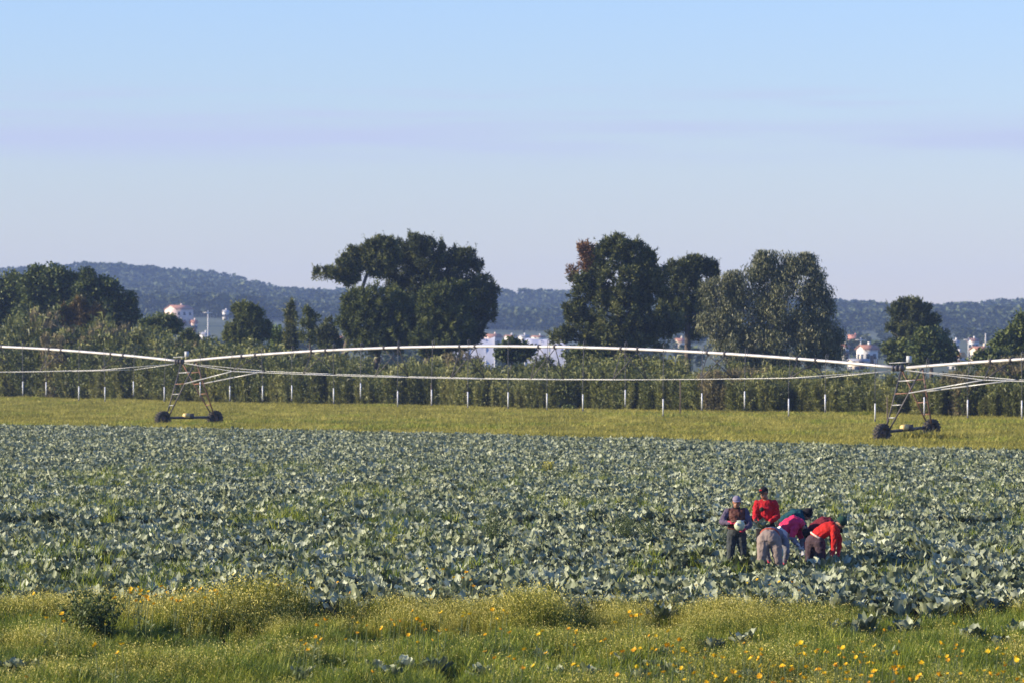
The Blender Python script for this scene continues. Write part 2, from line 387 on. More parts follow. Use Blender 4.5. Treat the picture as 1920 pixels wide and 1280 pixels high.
# white plastic tunnels behind the hedge
M_plastic = mat_plain('white_tunnel_plastic', (0.58, 0.57, 0.60), .5, .25, .6, bump=.2)
M_rail = mat_plain('galvanised_tube', (0.45, 0.45, 0.44), .4, .2, 5, .6)
def tunnel(label, px0, px1, ptop, Y):
    x0, x1 = GX(px0, Y), GX(px1, Y); zt = W3(0, ptop, Y)[2]; o = empty('plastic_tunnel', ((x0 + x1) / 2, Y, 0), label, 'greenhouse')
    w = (x1 - x0); n = 13; k = 10; V = []
    for j in range(k + 1):
        for i in range(n):
            a = math.pi * i / (n - 1)
            V.append((-w/2 + w*j/k, -4 * math.cos(a), zt * math.sin(a) ** .7 * (1 + .02 * rng.normal())))
    f = [(j*n + i, j*n + i + 1, (j+1)*n + i + 1, (j+1)*n + i) for j in range(k) for i in range(n - 1)]
    mb = MB(); mb.add(V, f); mb.build('cover', M_plastic, o, True)
    for j in range(0, k + 1, 2):
        mb = MB(); mb.tube([(-w/2 + w*j/k, -4.03 * math.cos(math.pi*i/8), (zt + .03) * math.sin(math.pi*i/8) ** .7) for i in range(9)], .04, 5); mb.build('hoop', M_rail, o)
tunnel('white plastic tunnel right of the big pine clump', 846, 928, 628, 520)
tunnel('white plastic tunnel left of the brown topped pine', 984, 1060, 630, 540)

# poles
M_conc = mat_plain('pale_concrete', (0.62, 0.58, 0.52), .8, .15, 2)
def pole(label, px, ptop, Y, arm=True):
    X = GX(px, Y); zg = float(terrain(X, Y)); zt = W3(0, ptop, Y)[2]
    o = empty('utility_pole', (X, Y, zg), label, 'pole'); mb = MB(); mb.tube([(0, 0, -.4), (0, 0, zt - zg)], [.24, .15], 8); mb.build('shaft', M_conc, o)
    if arm:
        mb = MB(); mb.box((0, 0, zt - zg - .6), (3.0, .2, .22), .3); mb.build('crossarm', M_conc, o)
        for s in (-1.3, -.5, .5, 1.3):
            mb = MB(); mb.tube([(s*.955, s*.29, zt - zg - .5), (s*.955, s*.29, zt - zg - .05)], .09, 6); mb.build('insulator', M_pane, o)
pole('pale concrete pole with crossarm on the left, below the hill', 390, 578, 1300)
pole('thin utility pole behind the large white house', 1614, 628, 1100)
pole('pale concrete pole in the village on the far right', 1848, 620, 1230, False)
pole('thin utility pole left of the white house near the right edge', 1816, 628, 1240)

# ------------------------------------------------------------------ trees
M_bark = mat_plain('grey_brown_bark', (0.11, 0.085, 0.065), .9, .45, 4, bump=.5)
M_barkp = mat_plain('pale_eucalyptus_bark', (0.34, 0.30, 0.25), .85, .4, 3, bump=.3)
M_pine = mat_leaf('pine_needles', [(0.026, 0.038, 0.010), (0.080, 0.095, 0.024), (0.17, 0.17, 0.045)], .65, .12)
M_pine2 = mat_leaf('fresh_pine_needles', [(0.034, 0.050, 0.010), (0.095, 0.115, 0.024), (0.18, 0.19, 0.042)], .65, .12)
M_dead = mat_leaf('dead_brown_needles', [(0.09, 0.048, 0.022), (0.16, 0.085, 0.04), (0.24, 0.14, 0.07)], .8, .1)
M_euca = mat_leaf('eucalyptus_leaves', [(0.045, 0.055, 0.020), (0.105, 0.115, 0.046), (0.20, 0.195, 0.09)], .45, .15, .35)
M_broad = mat_leaf('broad_leaves', [(0.034, 0.052, 0.012), (0.085, 0.11, 0.026), (0.16, 0.18, 0.045)], .55, .18)
M_bright = mat_leaf('bright_green_leaves', [(0.05, 0.08, 0.015), (0.11, 0.16, 0.03), (0.17, 0.22, 0.05)], .55, .25)
M_rust = mat_leaf('rusty_yellow_leaves', [(0.06, 0.05, 0.018), (0.17, 0.11, 0.025), (0.30, 0.19, 0.04)], .6, .25)

def crown_geo(mb, lobes, Y, style, density=1.0, leaf=1.0):
    full = []
    for (px, py, rx, ry) in lobes:                          # every big lobe breaks up into a core and ragged boughs
        if min(rx, ry) < 11: full.append((px, py, rx, ry)); continue
        full.append((px, py, rx * .78, ry * .78))
        for i in range(7):
            a = rng.uniform(0, 6.28); q = rng.uniform(.55, .92); w = rng.uniform(.22, .42)
            full.append((px + rx * q * math.cos(a), py + ry * q * math.sin(a), max(rx * w, 5) * 1.15, max(ry * w, 4) * .8))
    lobes = full
    for (px, py, rx, ry) in lobes:
        c = W3(px, py, Y); s = Y / F; rxw, rzw = rx * s, ry * s; ryw = max(rxw, .6 * rzw) * .9
        c = c + np.array([0, rng.uniform(-.35, .35) * ryw, 0])
        area = (rxw * rzw + rxw * ryw + ryw * rzw) / 3 * 4 * math.pi
        nc_ = max(10, int(area * (3.3 if style == 'pine' else 2.3) * density))
        d = unit(nc_); rad = rng.uniform(.35, 1.0, nc_) ** .6 * (0.84 + .42 * rng.random(nc_) ** 2)
        cc = c + d * rad[:, None] * np.array([rxw, ryw, rzw])
        ct = rng.uniform(.1, .75, nc_) + rng.uniform(-.12, .15)
        if style == 'pine':
            k = 38; cr = rng.uniform(.22, .45, nc_) * leaf
            b = np.repeat(cc, k, 0); ou = np.repeat(d, k, 0)
            ax = unit(len(b)) * .9 + ou * .5 + np.array([0, 0, .55])
            off = unit(len(b)) * np.array([.85, .85, 1.7]) * np.repeat(cr, k)[:, None] * rng.random(len(b))[:, None] ** .5
            leaves(mb, b + off * .7, ax, rng.uniform(.22, .46, len(b)) * leaf, .10 * leaf, np.clip(np.repeat(ct, k) + rng.normal(0, .12, len(b)), 0, 1))
            sh = np.where((rad > .72) & (d[:, 2] > -.35) & (rng.random(nc_) < .5))[0]      # upright shoots that fray the outline
            if len(sh):
                k2 = 12; dirs = d[sh] * np.array([.7, .7, .3]) + np.array([0, 0, .75]) + rng.normal(0, .2, (len(sh), 3)); ln = rng.uniform(.35, .8, len(sh)) * leaf
                b2 = np.repeat(cc[sh], k2, 0) + np.repeat(dirs, k2, 0) * (np.repeat(ln, k2) * rng.random(len(sh) * k2))[:, None]
                leaves(mb, b2, np.repeat(dirs, k2, 0) * .6 + unit(len(b2)), rng.uniform(.18, .34, len(b2)) * leaf, .075 * leaf, np.clip(np.repeat(ct[sh], k2) + .1 + rng.normal(0, .1, len(b2)), 0, 1))
        elif style == 'euca':
            k = 46
            b = np.repeat(cc, k, 0); drop = rng.random(len(b))
            off = rng.normal(0, .22, (len(b), 3)); off[:, 2] = .35 - drop * 1.1
            ax = rng.normal(0, .35, (len(b), 3)) + np.array([0, 0, -1.0])
            leaves(mb, b + off, ax, rng.uniform(.18, .34, len(b)), .075, np.clip(np.repeat(ct, k) + rng.normal(0, .15, len(b)), 0, 1))
        else:
            k = 30; cr = rng.uniform(.35, .6, nc_) * leaf
            b = np.repeat(cc, k, 0); off = unit(len(b)) * (np.repeat(cr, k) * rng.random(len(b)) ** .4)[:, None]
            ax = unit(len(b)) + np.repeat(d, k, 0) * .6 + np.array([0, 0, .1])
            leaves(mb, b + off, ax, rng.uniform(.2, .36, len(b)) * leaf, rng.uniform(.14, .24, len(b)) * leaf, np.clip(np.repeat(ct, k) + rng.normal(0, .12, len(b)), 0, 1))

def tree(name, label, Y, base, lobes, style, mat, bark=None, trunk_r=.3, density=1.0, leaf=1.0, lean=None, cat='tree', dead=None, group=None):
    bx = GX(base, Y); o = empty(name, (bx, Y, 0), label, cat, group); org = np.array([bx, Y, 0])
    mb = MB(); bl = np.array([W3(a, b, Y) - org for a, b, _, _ in lobes]); wt = np.array([c * d for _, _, c, d in lobes], float)
    top = (bl * wt[:, None]).sum(0) / wt.sum(); hi = bl[:, 2].max()
    tp = np.array([top[0], 0, .6 * top[2] + .4 * hi]) if lean is None else W3(*lean, Y) - org
    mids = [np.array([0, 0, -.3]), np.array([tp[0] * .15, .1, tp[2] * .3]), np.array([tp[0] * .5, -.1, tp[2] * .65]), tp]
    mb.tube(mids, [trunk_r * 1.25, trunk_r, trunk_r * .7, trunk_r * .3], 9)
    for i, q in enumerate(bl):
        f = min(.95, max(.2, q[2] / max(hi, .1) * .7)) if lean is None else .93; st = mids[1] + (tp - mids[1]) * f
        q2 = q + rng.normal(0, .2, 3); mid = (st + q2) / 2 + np.array([0, 0, -.25])
        r0 = trunk_r * .28; mb.tube([st, mid, q2], [r0, r0 * .6, r0 * .2], 6)
    mb.build('trunk', bark or M_bark, o, True)
    c = MB(); crown_geo(c, lobes, Y, style, density, leaf); ob = c.build('crown', mat, o); ob.location = (-org[0], -org[1], 0)
    if dead:
        c = MB(); crown_geo(c, dead, Y, 'pine', 1.0, 1.0); ob = c.build('dead_branch', M_dead, o); ob.location = (-org[0], -org[1], 0); ob['label'] = 'dead rust-brown branches'
    return o

# big pine clump left of centre
tree('pine_tree', 'leaning pine with an arm reaching far to the left', 388, 634,
     [(602, 507, 15, 7), (628, 508, 24, 10), (655, 515, 22, 12), (650, 497, 24, 14), (672, 478, 26, 17), (690, 462, 16, 12), (716, 455, 22, 13), (704, 486, 34, 24), (735, 478, 26, 20)], 'pine', M_pine, trunk_r=.32, lean=(700, 475), density=1.1)
tree('pine_tree', 'tall broad dark pine crowning the clump left of centre', 392, 800,
     [(775, 458, 34, 18), (742, 500, 46, 40), (800, 490, 48, 40), (845, 480, 42, 28), (868, 515, 44, 38), (905, 545, 24, 14), (924, 538, 13, 10), (884, 565, 44, 38), (893, 602, 24, 22), (872, 622, 34, 22), (800, 560, 70, 60)], 'pine', M_pine, trunk_r=.5, density=.85)
tree('pine_tree', 'rounded bushy pine at the left front of the big clump', 376, 705,
     [(712, 560, 50, 42), (690, 600, 52, 42), (745, 595, 50, 52), (715, 630, 60, 26), (668, 575, 26, 34)], 'pine', M_pine2, trunk_r=.3, density=.95)
tree('pine_tree', 'rounded bushy pine at the right front of the big clump', 374, 832,
     [(826, 560, 36, 36), (815, 600, 44, 46), (850, 600, 34, 44), (830, 635, 56, 26), (862, 560, 20, 30)], 'pine', M_pine2, trunk_r=.3, density=.95)
# pines right of centre
tree('pine_tree', 'tall pine with a rust-brown dead top on its left', 352, 1156,
     [(1158, 456, 34, 13), (1136, 482, 40, 28), (1188, 478, 30, 22), (1214, 484, 13, 16), (1160, 525, 74, 44), (1222, 525, 32, 45), (1096, 545, 30, 24), (1082, 582, 24, 14), (1046, 628, 22, 9), (1090, 615, 40, 24), (1158, 590, 78, 48), (1222, 595, 46, 50), (1175, 635, 66, 22)],
     'pine', M_pine, trunk_r=.42, density=.8, dead=[(1101, 462, 11, 14), (1092, 484, 9, 11), (1074, 509, 9, 11), (1108, 492, 12, 14), (1120, 478, 9, 12)])
tree('pine_tree', 'darker pine standing between the brown topped pine and the eucalyptus', 372, 1290,
     [(1304, 496, 28, 18), (1268, 515, 22, 28), (1330, 505, 14, 18), (1292, 545, 46, 42), (1310, 590, 34, 36), (1262, 590, 36, 40)], 'pine', M_pine, trunk_r=.34, density=.95)
tree('eucalyptus_tree', 'large drooping grey-green eucalyptus right of centre', 334, 1450,
     [(1352, 540, 34, 36), (1344, 595, 30, 42), (1400, 520, 42, 36), (1444, 500, 38, 28), (1502, 500, 40, 26), (1432, 484, 14, 14), (1512, 484, 14, 12), (1480, 560, 62, 60), (1536, 560, 26, 42), (1562, 612, 22, 28), (1400, 590, 58, 52), (1480, 630, 80, 44), (1372, 645, 52, 34), (1545, 650, 36, 28), (1430, 670, 60, 24)], 'euca', M_euca, M_barkp, .4, density=.85)
# left mass
tree('broadleaf_tree', 'dark broad tree cut by the left picture edge', 452, 10, [(22, 545, 42, 40), (-20, 560, 40, 50), (30, 590, 48, 36)], 'broad', M_broad, trunk_r=.4, density=.9, leaf=1.25)
tree('broadleaf_tree', 'tall broad tree rising highest in the left grove', 448, 98, [(100, 515, 42, 24), (66, 540, 40, 30), (130, 535, 40, 30), (92, 575, 62, 42)], 'broad', M_broad, trunk_r=.4, density=.9, leaf=1.25)
tree('broadleaf_tree', 'dark rounded tree at the right end of the left grove', 440, 195, [(163, 526, 24, 26), (196, 540, 28, 26), (226, 575, 28, 32), (190, 585, 52, 42), (234, 595, 20, 24)], 'broad', M_broad, trunk_r=.36, density=1.0, leaf=1.2)
tree('rusty_shrub', 'rusty yellow shrub in front of the left grove', 428, 150, [(128, 592, 14, 26), (150, 588, 15, 30), (184, 588, 12, 24), (160, 605, 30, 16)], 'pine', M_rust, trunk_r=.12, density=.8, cat='shrub')
tree('broadleaf_tree', 'low rounded tree right of the left grove', 425, 296, [(295, 602, 32, 14), (318, 608, 20, 12), (280, 615, 26, 14)], 'broad', M_broad, trunk_r=.2)
tree('broadleaf_tree', 'little dark tree beside the low rounded tree', 420, 356, [(355, 632, 18, 20), (362, 650, 20, 14)], 'pine', M_pine2, trunk_r=.15)
tree('pine_tree', 'solitary dark rounded pine left of the leaning pine', 412, 462, [(458, 576, 18, 12), (466, 592, 34, 20), (458, 615, 44, 24), (450, 636, 30, 14), (488, 612, 20, 18)], 'pine', M_pine2, trunk_r=.22)
tree('young_tree', 'small bright green sapling right of the solitary pine', 415, 521, [(520, 622, 10, 14), (523, 638, 13, 12)], 'broad', M_bright, trunk_r=.1, density=1.3)
tree('cypress_tree', 'slim dark cypress left of the leaning pine', 410, 544, [(545, 572, 5, 12), (545, 595, 10, 20), (543, 625, 14, 26)], 'pine', M_pine, trunk_r=.14, density=1.4)
tree('pine_tree', 'thin sparse pine right of the slim cypress', 405, 582, [(574, 580, 6, 6), (588, 592, 12, 7), (572, 603, 12, 7), (590, 612, 14, 8), (578, 628, 18, 10)], 'pine', M_pine2, trunk_r=.14)
tree('pine_tree', 'small dark pine under the leaning pine', 402, 614, [(614, 605, 10, 12), (614, 625, 18, 20), (620, 640, 20, 12)], 'pine', M_pine, trunk_r=.16)
# right side
tree('pine_tree', 'compact round-topped pine standing alone on the right', 420, 1712, [(1708, 570, 34, 13), (1706, 590, 44, 22), (1738, 600, 26, 16), (1764, 621, 14, 6), (1672, 612, 14, 8), (1712, 615, 44, 15), (1700, 640, 38, 18)], 'pine', M_pine, trunk_r=.3, density=1.1)
tree('broadleaf_tree', 'green leafy tree in front of the round-topped pine', 385, 1745, [(1748, 630, 24, 18), (1738, 652, 36, 22), (1770, 655, 22, 18)], 'broad', M_broad, trunk_r=.2)
tree('broadleaf_tree', 'grey-green bush below the round-topped pine', 395, 1690, [(1685, 648, 24, 12), (1695, 665, 34, 18)], 'broad', M_pine2, trunk_r=.16, cat='bush')
tree('broadleaf_tree', 'leafy tree cut by the right picture edge', 370, 1910, [(1916, 600, 12, 13), (1905, 632, 26, 26), (1935, 620, 30, 36), (1880, 652, 30, 22), (1910, 665, 40, 18)], 'broad', M_broad, trunk_r=.26)
tree('broadleaf_tree', 'low green bush left of the tree at the right edge', 360, 1850, [(1850, 668, 26, 14), (1872, 672, 24, 14), (1830, 676, 18, 9)], 'broad', M_broad, trunk_r=.14, cat='bush')
tree('broadleaf_tree', 'leafy bush behind the canes under the brown topped pine', 356, 1120, [(1110, 662, 40, 16), (1160, 664, 40, 16)], 'broad', M_pine2, trunk_r=.14, cat='bush')
tree('broadleaf_tree', 'bush closing the gap right of the white tunnel', 360, 955, [(950, 650, 22, 14), (972, 656, 22, 14)], 'broad', M_broad, trunk_r=.14, cat='bush')

# ------------------------------------------------------------------ cane hedge
M_cane = mat_leaf('cane_leaves', [(0.048, 0.062, 0.010), (0.138, 0.152, 0.032), (0.28, 0.27, 0.078)], .5, .2, .35, rnd=.7, big=.12)
M_caned = mat_leaf('dry_cane_leaves', [(0.09, 0.09, 0.034), (0.17, 0.15, 0.065), (0.27, 0.22, 0.11)], .7, .2, .2, rnd=.6)
M_shrub = mat_leaf('hedge_shrub_leaves', [(0.04, 0.055, 0.010), (0.10, 0.12, 0.024), (0.19, 0.19, 0.05)], .55, .2, .3, rnd=.7, big=.12)
def cane_clump(mat, n=16, droop=.55, plume=False):
    """one tuft of canes, unit height"""
    mb = MB()
    for i in range(n):
        a, r = rng.uniform(0, 6.28), rng.uniform(0, .14); h = rng.uniform(.7, 1.0)
        b = np.array([r*math.cos(a), r*math.sin(a), 0]); l = rng.normal(0, .07, 2); tip = b + np.array([l[0], l[1], h])
        t0 = rng.uniform(.2, .8)
        mb.tube([b, (b + tip) / 2, tip], [.006, .005, .002], 3, t0, False)
        k = 18; tt = np.linspace(.03, 1.0, k); base = b + (tip - b) * tt[:, None]
        an = rng.uniform(0, 6.28) + np.arange(k) * 2.6 + rng.normal(0, .4, k); L = rng.uniform(.15, .27, k)
        o1 = np.stack([np.cos(an) * .55, np.sin(an) * .55, np.full(k, .95)], 1); o2 = np.stack([np.cos(an), np.sin(an), np.full(k, .35 - droop)], 1)
        m = base + o1 * L[:, None] * .5; e = m + o2 * L[:, None] * .6
        w = np.cross(o1, np.array([0, 0, 1.0])); w /= np.linalg.norm(w, axis=1)[:, None]; ro = rng.uniform(-1.5, 1.5, k)[:, None]; w = w*np.cos(ro) + np.cross(o1, w)*np.sin(ro); w *= (L * .08)[:, None]
        v = np.stack([base, m + w, e, m - w], 1).reshape(-1, 3)
        mb.add(v, np.arange(k*4).reshape(k, 4), np.repeat(np.clip(t0 + rng.normal(0, .15, k), 0, 1), 4))
        if plume:
            k = 14; p = tip + np.array([0, 0, .0]) + rng.normal(0, .02, (k, 3)); leaves(mb, p, rng.normal(0, .3, (k, 3)) + [0, 0, 1], .09, .02, .9)
    return proto('cane_clump', mb, mat)
def shrub_clump(mat):
    mb = MB(); n = 420; d = unit(n); r = rng.uniform(.3, 1, n) ** .5
    lob = rng.normal(0, .16, (7, 3)); c = lob[rng.integers(0, 7, n)] * np.array([1, 1, 1.2]) + np.array([0, 0, .6])
    p = c + d * r[:, None] * np.array([.17, .17, .26]); p[:, 2] = np.clip(p[:, 2], 0.02, 1.05)
    leaves(mb, p, unit(n) + d * .6 + [0, 0, .3], rng.uniform(.05, .1, n), rng.uniform(.03, .06, n), np.clip(rng.normal(.45, .22, n), 0, 1))
    return proto('shrub_clump', mb, mat)
canes = [cane_clump(M_cane), cane_clump(M_cane, 20, .7), cane_clump(M_cane, 14, .4), cane_clump(M_caned, 16, .6, True), shrub_clump(M_shrub), shrub_clump(M_shrub)]
N = 4800
Xh = rng.uniform(-64, 48, N); dep = rng.random(N) ** 1.1 * 9
Yh = hedge_y(Xh) + dep * 1.6 + (vnoise(Xh, Xh * 0, 4, 2) - .5) * 9
pxh = CX + F * Xh / Yh
HT = np.interp(pxh, [-100, 60, 180, 260, 350, 450, 600, 850, 930, 1000, 1150, 1300, 1500, 1700, 1850, 2100], [7.4, 7.6, 7.0, 6.2, 5.6, 5.2, 4.8, 4.3, 3.5, 3.7, 4.1, 3.7, 3.4, 3.3, 3.7, 3.8])
hh = HT * (0.42 + .50 * vnoise(Xh, Yh, 4, 6) + .34 * rng.random(N) ** 1.5) * (0.72 + .034 * dep)
wide = np.clip(hh, 2.4, 5) * .72 * rng.uniform(.8, 1.2, N)
left = np.clip((650 - pxh) / 900, .16, .40)
idx = np.where(rng.random(N) < left, rng.integers(4, 6, N), np.where(vnoise(Xh, Yh, 7, 12) > .80, 3, rng.integers(0, 3, N)))
scatter('cane_hedge', np.stack([Xh, Yh, np.zeros(N)], 1), rotz_only(N, .10), np.stack([wide, wide, hh], 1), canes, 'tall thicket of giant canes and shrubs behind the grass strip', 'hedge', idx)
# low growth at the hedge foot
for i, (px, py, w, h) in enumerate([(915, 762, 46, 24), (330, 742, 30, 16), (735, 755, 36, 14), (1070, 768, 24, 10), (585, 750, 30, 10)]):
    Y = GY(py) ; lab = ['dark leafy bush at the hedge foot in the centre', 'small bush at the hedge foot beside the left tower', 'low bush at the hedge foot left of centre', 'tiny bush at the hedge foot right of centre', 'low green bush at the hedge foot, third from the left'][i]
    c = empty('low_bush', (GX(px, Y), Y, 0), lab, 'bush'); m = MB(); crown_geo(m, [(px - w*.2, py - h*.4, w*.35, h*.5), (px + w*.2, py - h*.35, w*.35, h*.45), (px, py - h*.5, w*.3, h*.5)], Y, 'broad', 2.2, .7)
    ob = m.build('crown', M_broad, c); ob.location = (-c.location.x, -Y, 0)
    m = MB(); m.tube([(0, 0, -.1), (.03, 0, .5)], [.05, .02], 6); m.build('trunk', M_bark, c)
# thin stakes of the old fence along the hedge
M_stake = mat_plain('weathered_stake', (0.16, 0.12, 0.085), .9, .4, 6)
for i, (px, ptop, pb) in enumerate([(25, 715, 744), (123, 718, 746), (564, 716, 756), (808, 715, 762), (877, 738, 762), (1275, 706, 778), (1548, 735, 775), (1663, 738, 800)]):
    Y = GY(pb); zt = W3(0, ptop, Y)[2]; m = MB(); m.tube([(0, 0, -.2), (.03, .02, zt * .5), (.01, 0, zt)], [.045, .04, .035], 7)
    o = m.build('fence_stake', M_stake, None, True, (GX(px, Y), Y, 0))
    tag(o, ['weathered stake at the far left end of the hedge foot', 'second weathered stake from the left, below the left grove', 'weathered stake at the hedge left of the big pine clump', 'weathered stake at the hedge below the big pine clump', 'short weathered stake at the hedge below the left white tunnel',
            'tall thin stake at the hedge below the dark middle pine', 'weathered stake below the right side of the eucalyptus', 'tall thin stake in the grass just left of the right tower'][i], 'stake', 'thin stakes along the hedge')

# ------------------------------------------------------------------ centre pivot irrigation machine
M_pipe = mat_plain('galvanised_pipe', (0.52, 0.50, 0.48), .5, .25, 3, .3)
M_rod = mat_plain('galvanised_rod', (0.46, 0.46, 0.44), .45, .25, 3, .4)
M_steel = mat_plain('dark_weathered_steel', (0.10, 0.09, 0.085), .6, .4, 4, .4)
M_rust_st = mat_plain('rusty_steel', (0.30, 0.13, 0.065), .8, .5, 3, .1, col2=(0.16, 0.12, 0.10))
M_pvc = mat_plain('white_pvc', (0.70, 0.70, 0.69), .35, .06, 3)
M_hose = mat_plain('grey_hose', (0.10, 0.10, 0.11), .6, .3, 3)
M_tyre = mat_plain('black_tyre_rubber', (0.022, 0.021, 0.02), .85, .4, 6, bump=.3, col2=(0.06, 0.05, 0.04))
M_rim = mat_plain('rusty_rim', (0.20, 0.13, 0.09), .7, .4, 5, .3)
M_motor = mat_plain('yellow_motor_paint', (0.62, 0.46, 0.18), .5, .2, 4)
M_box = mat_plain('grey_control_box', (0.45, 0.46, 0.46), .5, .1, 4)
U = np.array([0.652, -0.758, 0]); Vv = np.array([0.758, 0.652, 0]); Zv = np.array([0, 0, 1.0])
PL = np.array([-20.5, 265.0, 4.1]); PR = np.array([19.95, 218.3, 3.86]); LEN = np.linalg.norm((PR - PL)[:2])
def span(label, A0, B0, prefix=''):
    o = empty('irrigation_span', tuple(A0 * [1, 1, 0]), label, 'irrigation pipe', 'spans of the irrigation machine'); org = A0 * [1, 1, 0]
    P = lambda t: A0 + (B0 - A0) * t + Zv * (4 * 1.02 * t * (1 - t)) - org
    ts = np.linspace(0.006, .994, 37); m = MB(); m.tube([P(t) for t in ts], .083, 10); m.build('pipe', M_pipe, o, True)
    st = [k / 9 for k in range(1, 9)]
    node = {}
    for s in (-1, 1):
        pts = [P(0.004) - Zv * .12]
        for t in st:
            q = P(t) + s * Vv * 1.25 - Zv * (.38 + 1.45 * (1 - (2*t - 1) ** 2)); node[(t, s)] = q; pts.append(q)
        pts.append(P(.996) - Zv * .12)
        m = MB(); m.tube(pts, .020, 6); m.build('truss_rod', M_rod, o, True)
    for t in st:
        a, b = P(t - .011) - Zv * .08, P(t + .011) - Zv * .08
        for s in (-1, 1):
            for q in (a, b):
                m = MB(); m.tube([q, node[(t, s)]], .027, 5); m.build('strut', M_steel, o)
        m = MB(); m.tube([node[(t, -1)], node[(t, 1)]], .022, 5); m.build('cross_bar', M_rod, o)
        for q in (t - .011, t + .011):
            m = MB(); m.tube([P(q) - U * .06, P(q) + U * .06], .135, 8); m.build('clamp', M_steel, o)
    n = 19
    for k in range(n):
        t = (k + .55 + rng.normal(0, .07)) / n; p = P(t); j = rng.normal(0, .05); zl = float(np.interp(p[1] + org[1], [215, 285], [1.5, 1.84])) + rng.normal(0, .12); side = -Vv * .16
        top = p + Zv * .12
        h = MB(); h.tube([p + Zv*.08, p + Zv*.32, p + Zv*.40 + side*.5, p + Zv*.32 + side, p + side, p*[1, 1, 0] + side*1.2 + [j, 0, 2.9], p*[1, 1, 0] + side*1.2 + [j, 0, zl + .8]], .017, 5)
        ho = h.build('drop_hose', M_hose, o)
        wgt = MB(); c = p*[1, 1, 0] + side*1.2 + [j, 0, 0]; wgt.tube([c + [0, 0, zl + .82], c + [0, 0, zl]], .034, 8); wgt.build('drop_weight', M_pvc, ho, True)
        sp_ = MB(); sp_.tube([c + [0, 0, zl], c + [0, 0, zl - .07], c + [0, 0, zl - .10]], [.02, .045, .05], 7); sp_.build('sprinkler', M_hose, ho)
    return o, {k: v + org for k, v in node.items()}
_, nL = span('left pipe span running out of the picture to the left', PL - U * LEN + [0, 0, .1], PL)
_, nM = span('long arched middle pipe span between the two wheeled towers', PL, PR)
_, nR = span('right pipe span running out of the picture to the right', PR, PR + U * LEN - [0, 0, .1])

def wheel(parent, c, axis, rad=.52, wd=.36):
    ax = axis / np.linalg.norm(axis); up = Zv; fw = np.cross(ax, up)
    prof = [(-wd*.30, rad*.50), (-wd*.5, rad*.66), (-wd*.52, rad*.84), (-wd*.40, rad*.93), (0, rad*.95), (wd*.40, rad*.93), (wd*.52, rad*.84), (wd*.5, rad*.66), (wd*.30, rad*.50)]
    n = 28; k = len(prof); V = []; 
    for i in range(n):
        a = 2*math.pi*i/n; d = math.cos(a)*fw + math.sin(a)*up
        V += [ax*o_ + d*r_ for o_, r_ in prof]
    f = [(i*k + j, i*k + (j+1) % k, ((i+1) % n)*k + (j+1) % k, ((i+1) % n)*k + j) for i in range(n) for j in range(k)]
    m = MB(); m.add(np.array(V) + c, f)
    for i in range(18):                                    # chevron lugs
        a = 2*math.pi*i/18
        for s in (-1, 1):
            a2 = a + s * .085; d = math.cos(a2)*fw + math.sin(a2)*up; tg = -math.sin(a2)*fw + math.cos(a2)*up
            e1 = ax * math.cos(.55) * s + tg * math.sin(.55); e2 = np.cross(d, e1)
            m.box(c + d*rad*.955 + ax*s*wd*.25, (wd*.58, .06, .07), 0, None, np.stack([e1, e2, d], 1))
    w = m.build('wheel', M_tyre, parent)
    m = MB(); m.tube([c - ax*wd*.12, c + ax*wd*.12], rad*.52, 20); m.tube([c + ax*wd*.1, c + ax*wd*.36], rad*.2, 12); m.tube([c - ax*wd*.36, c - ax*wd*.1], rad*.2, 12); m.build('rim', M_rim, w)
    return w
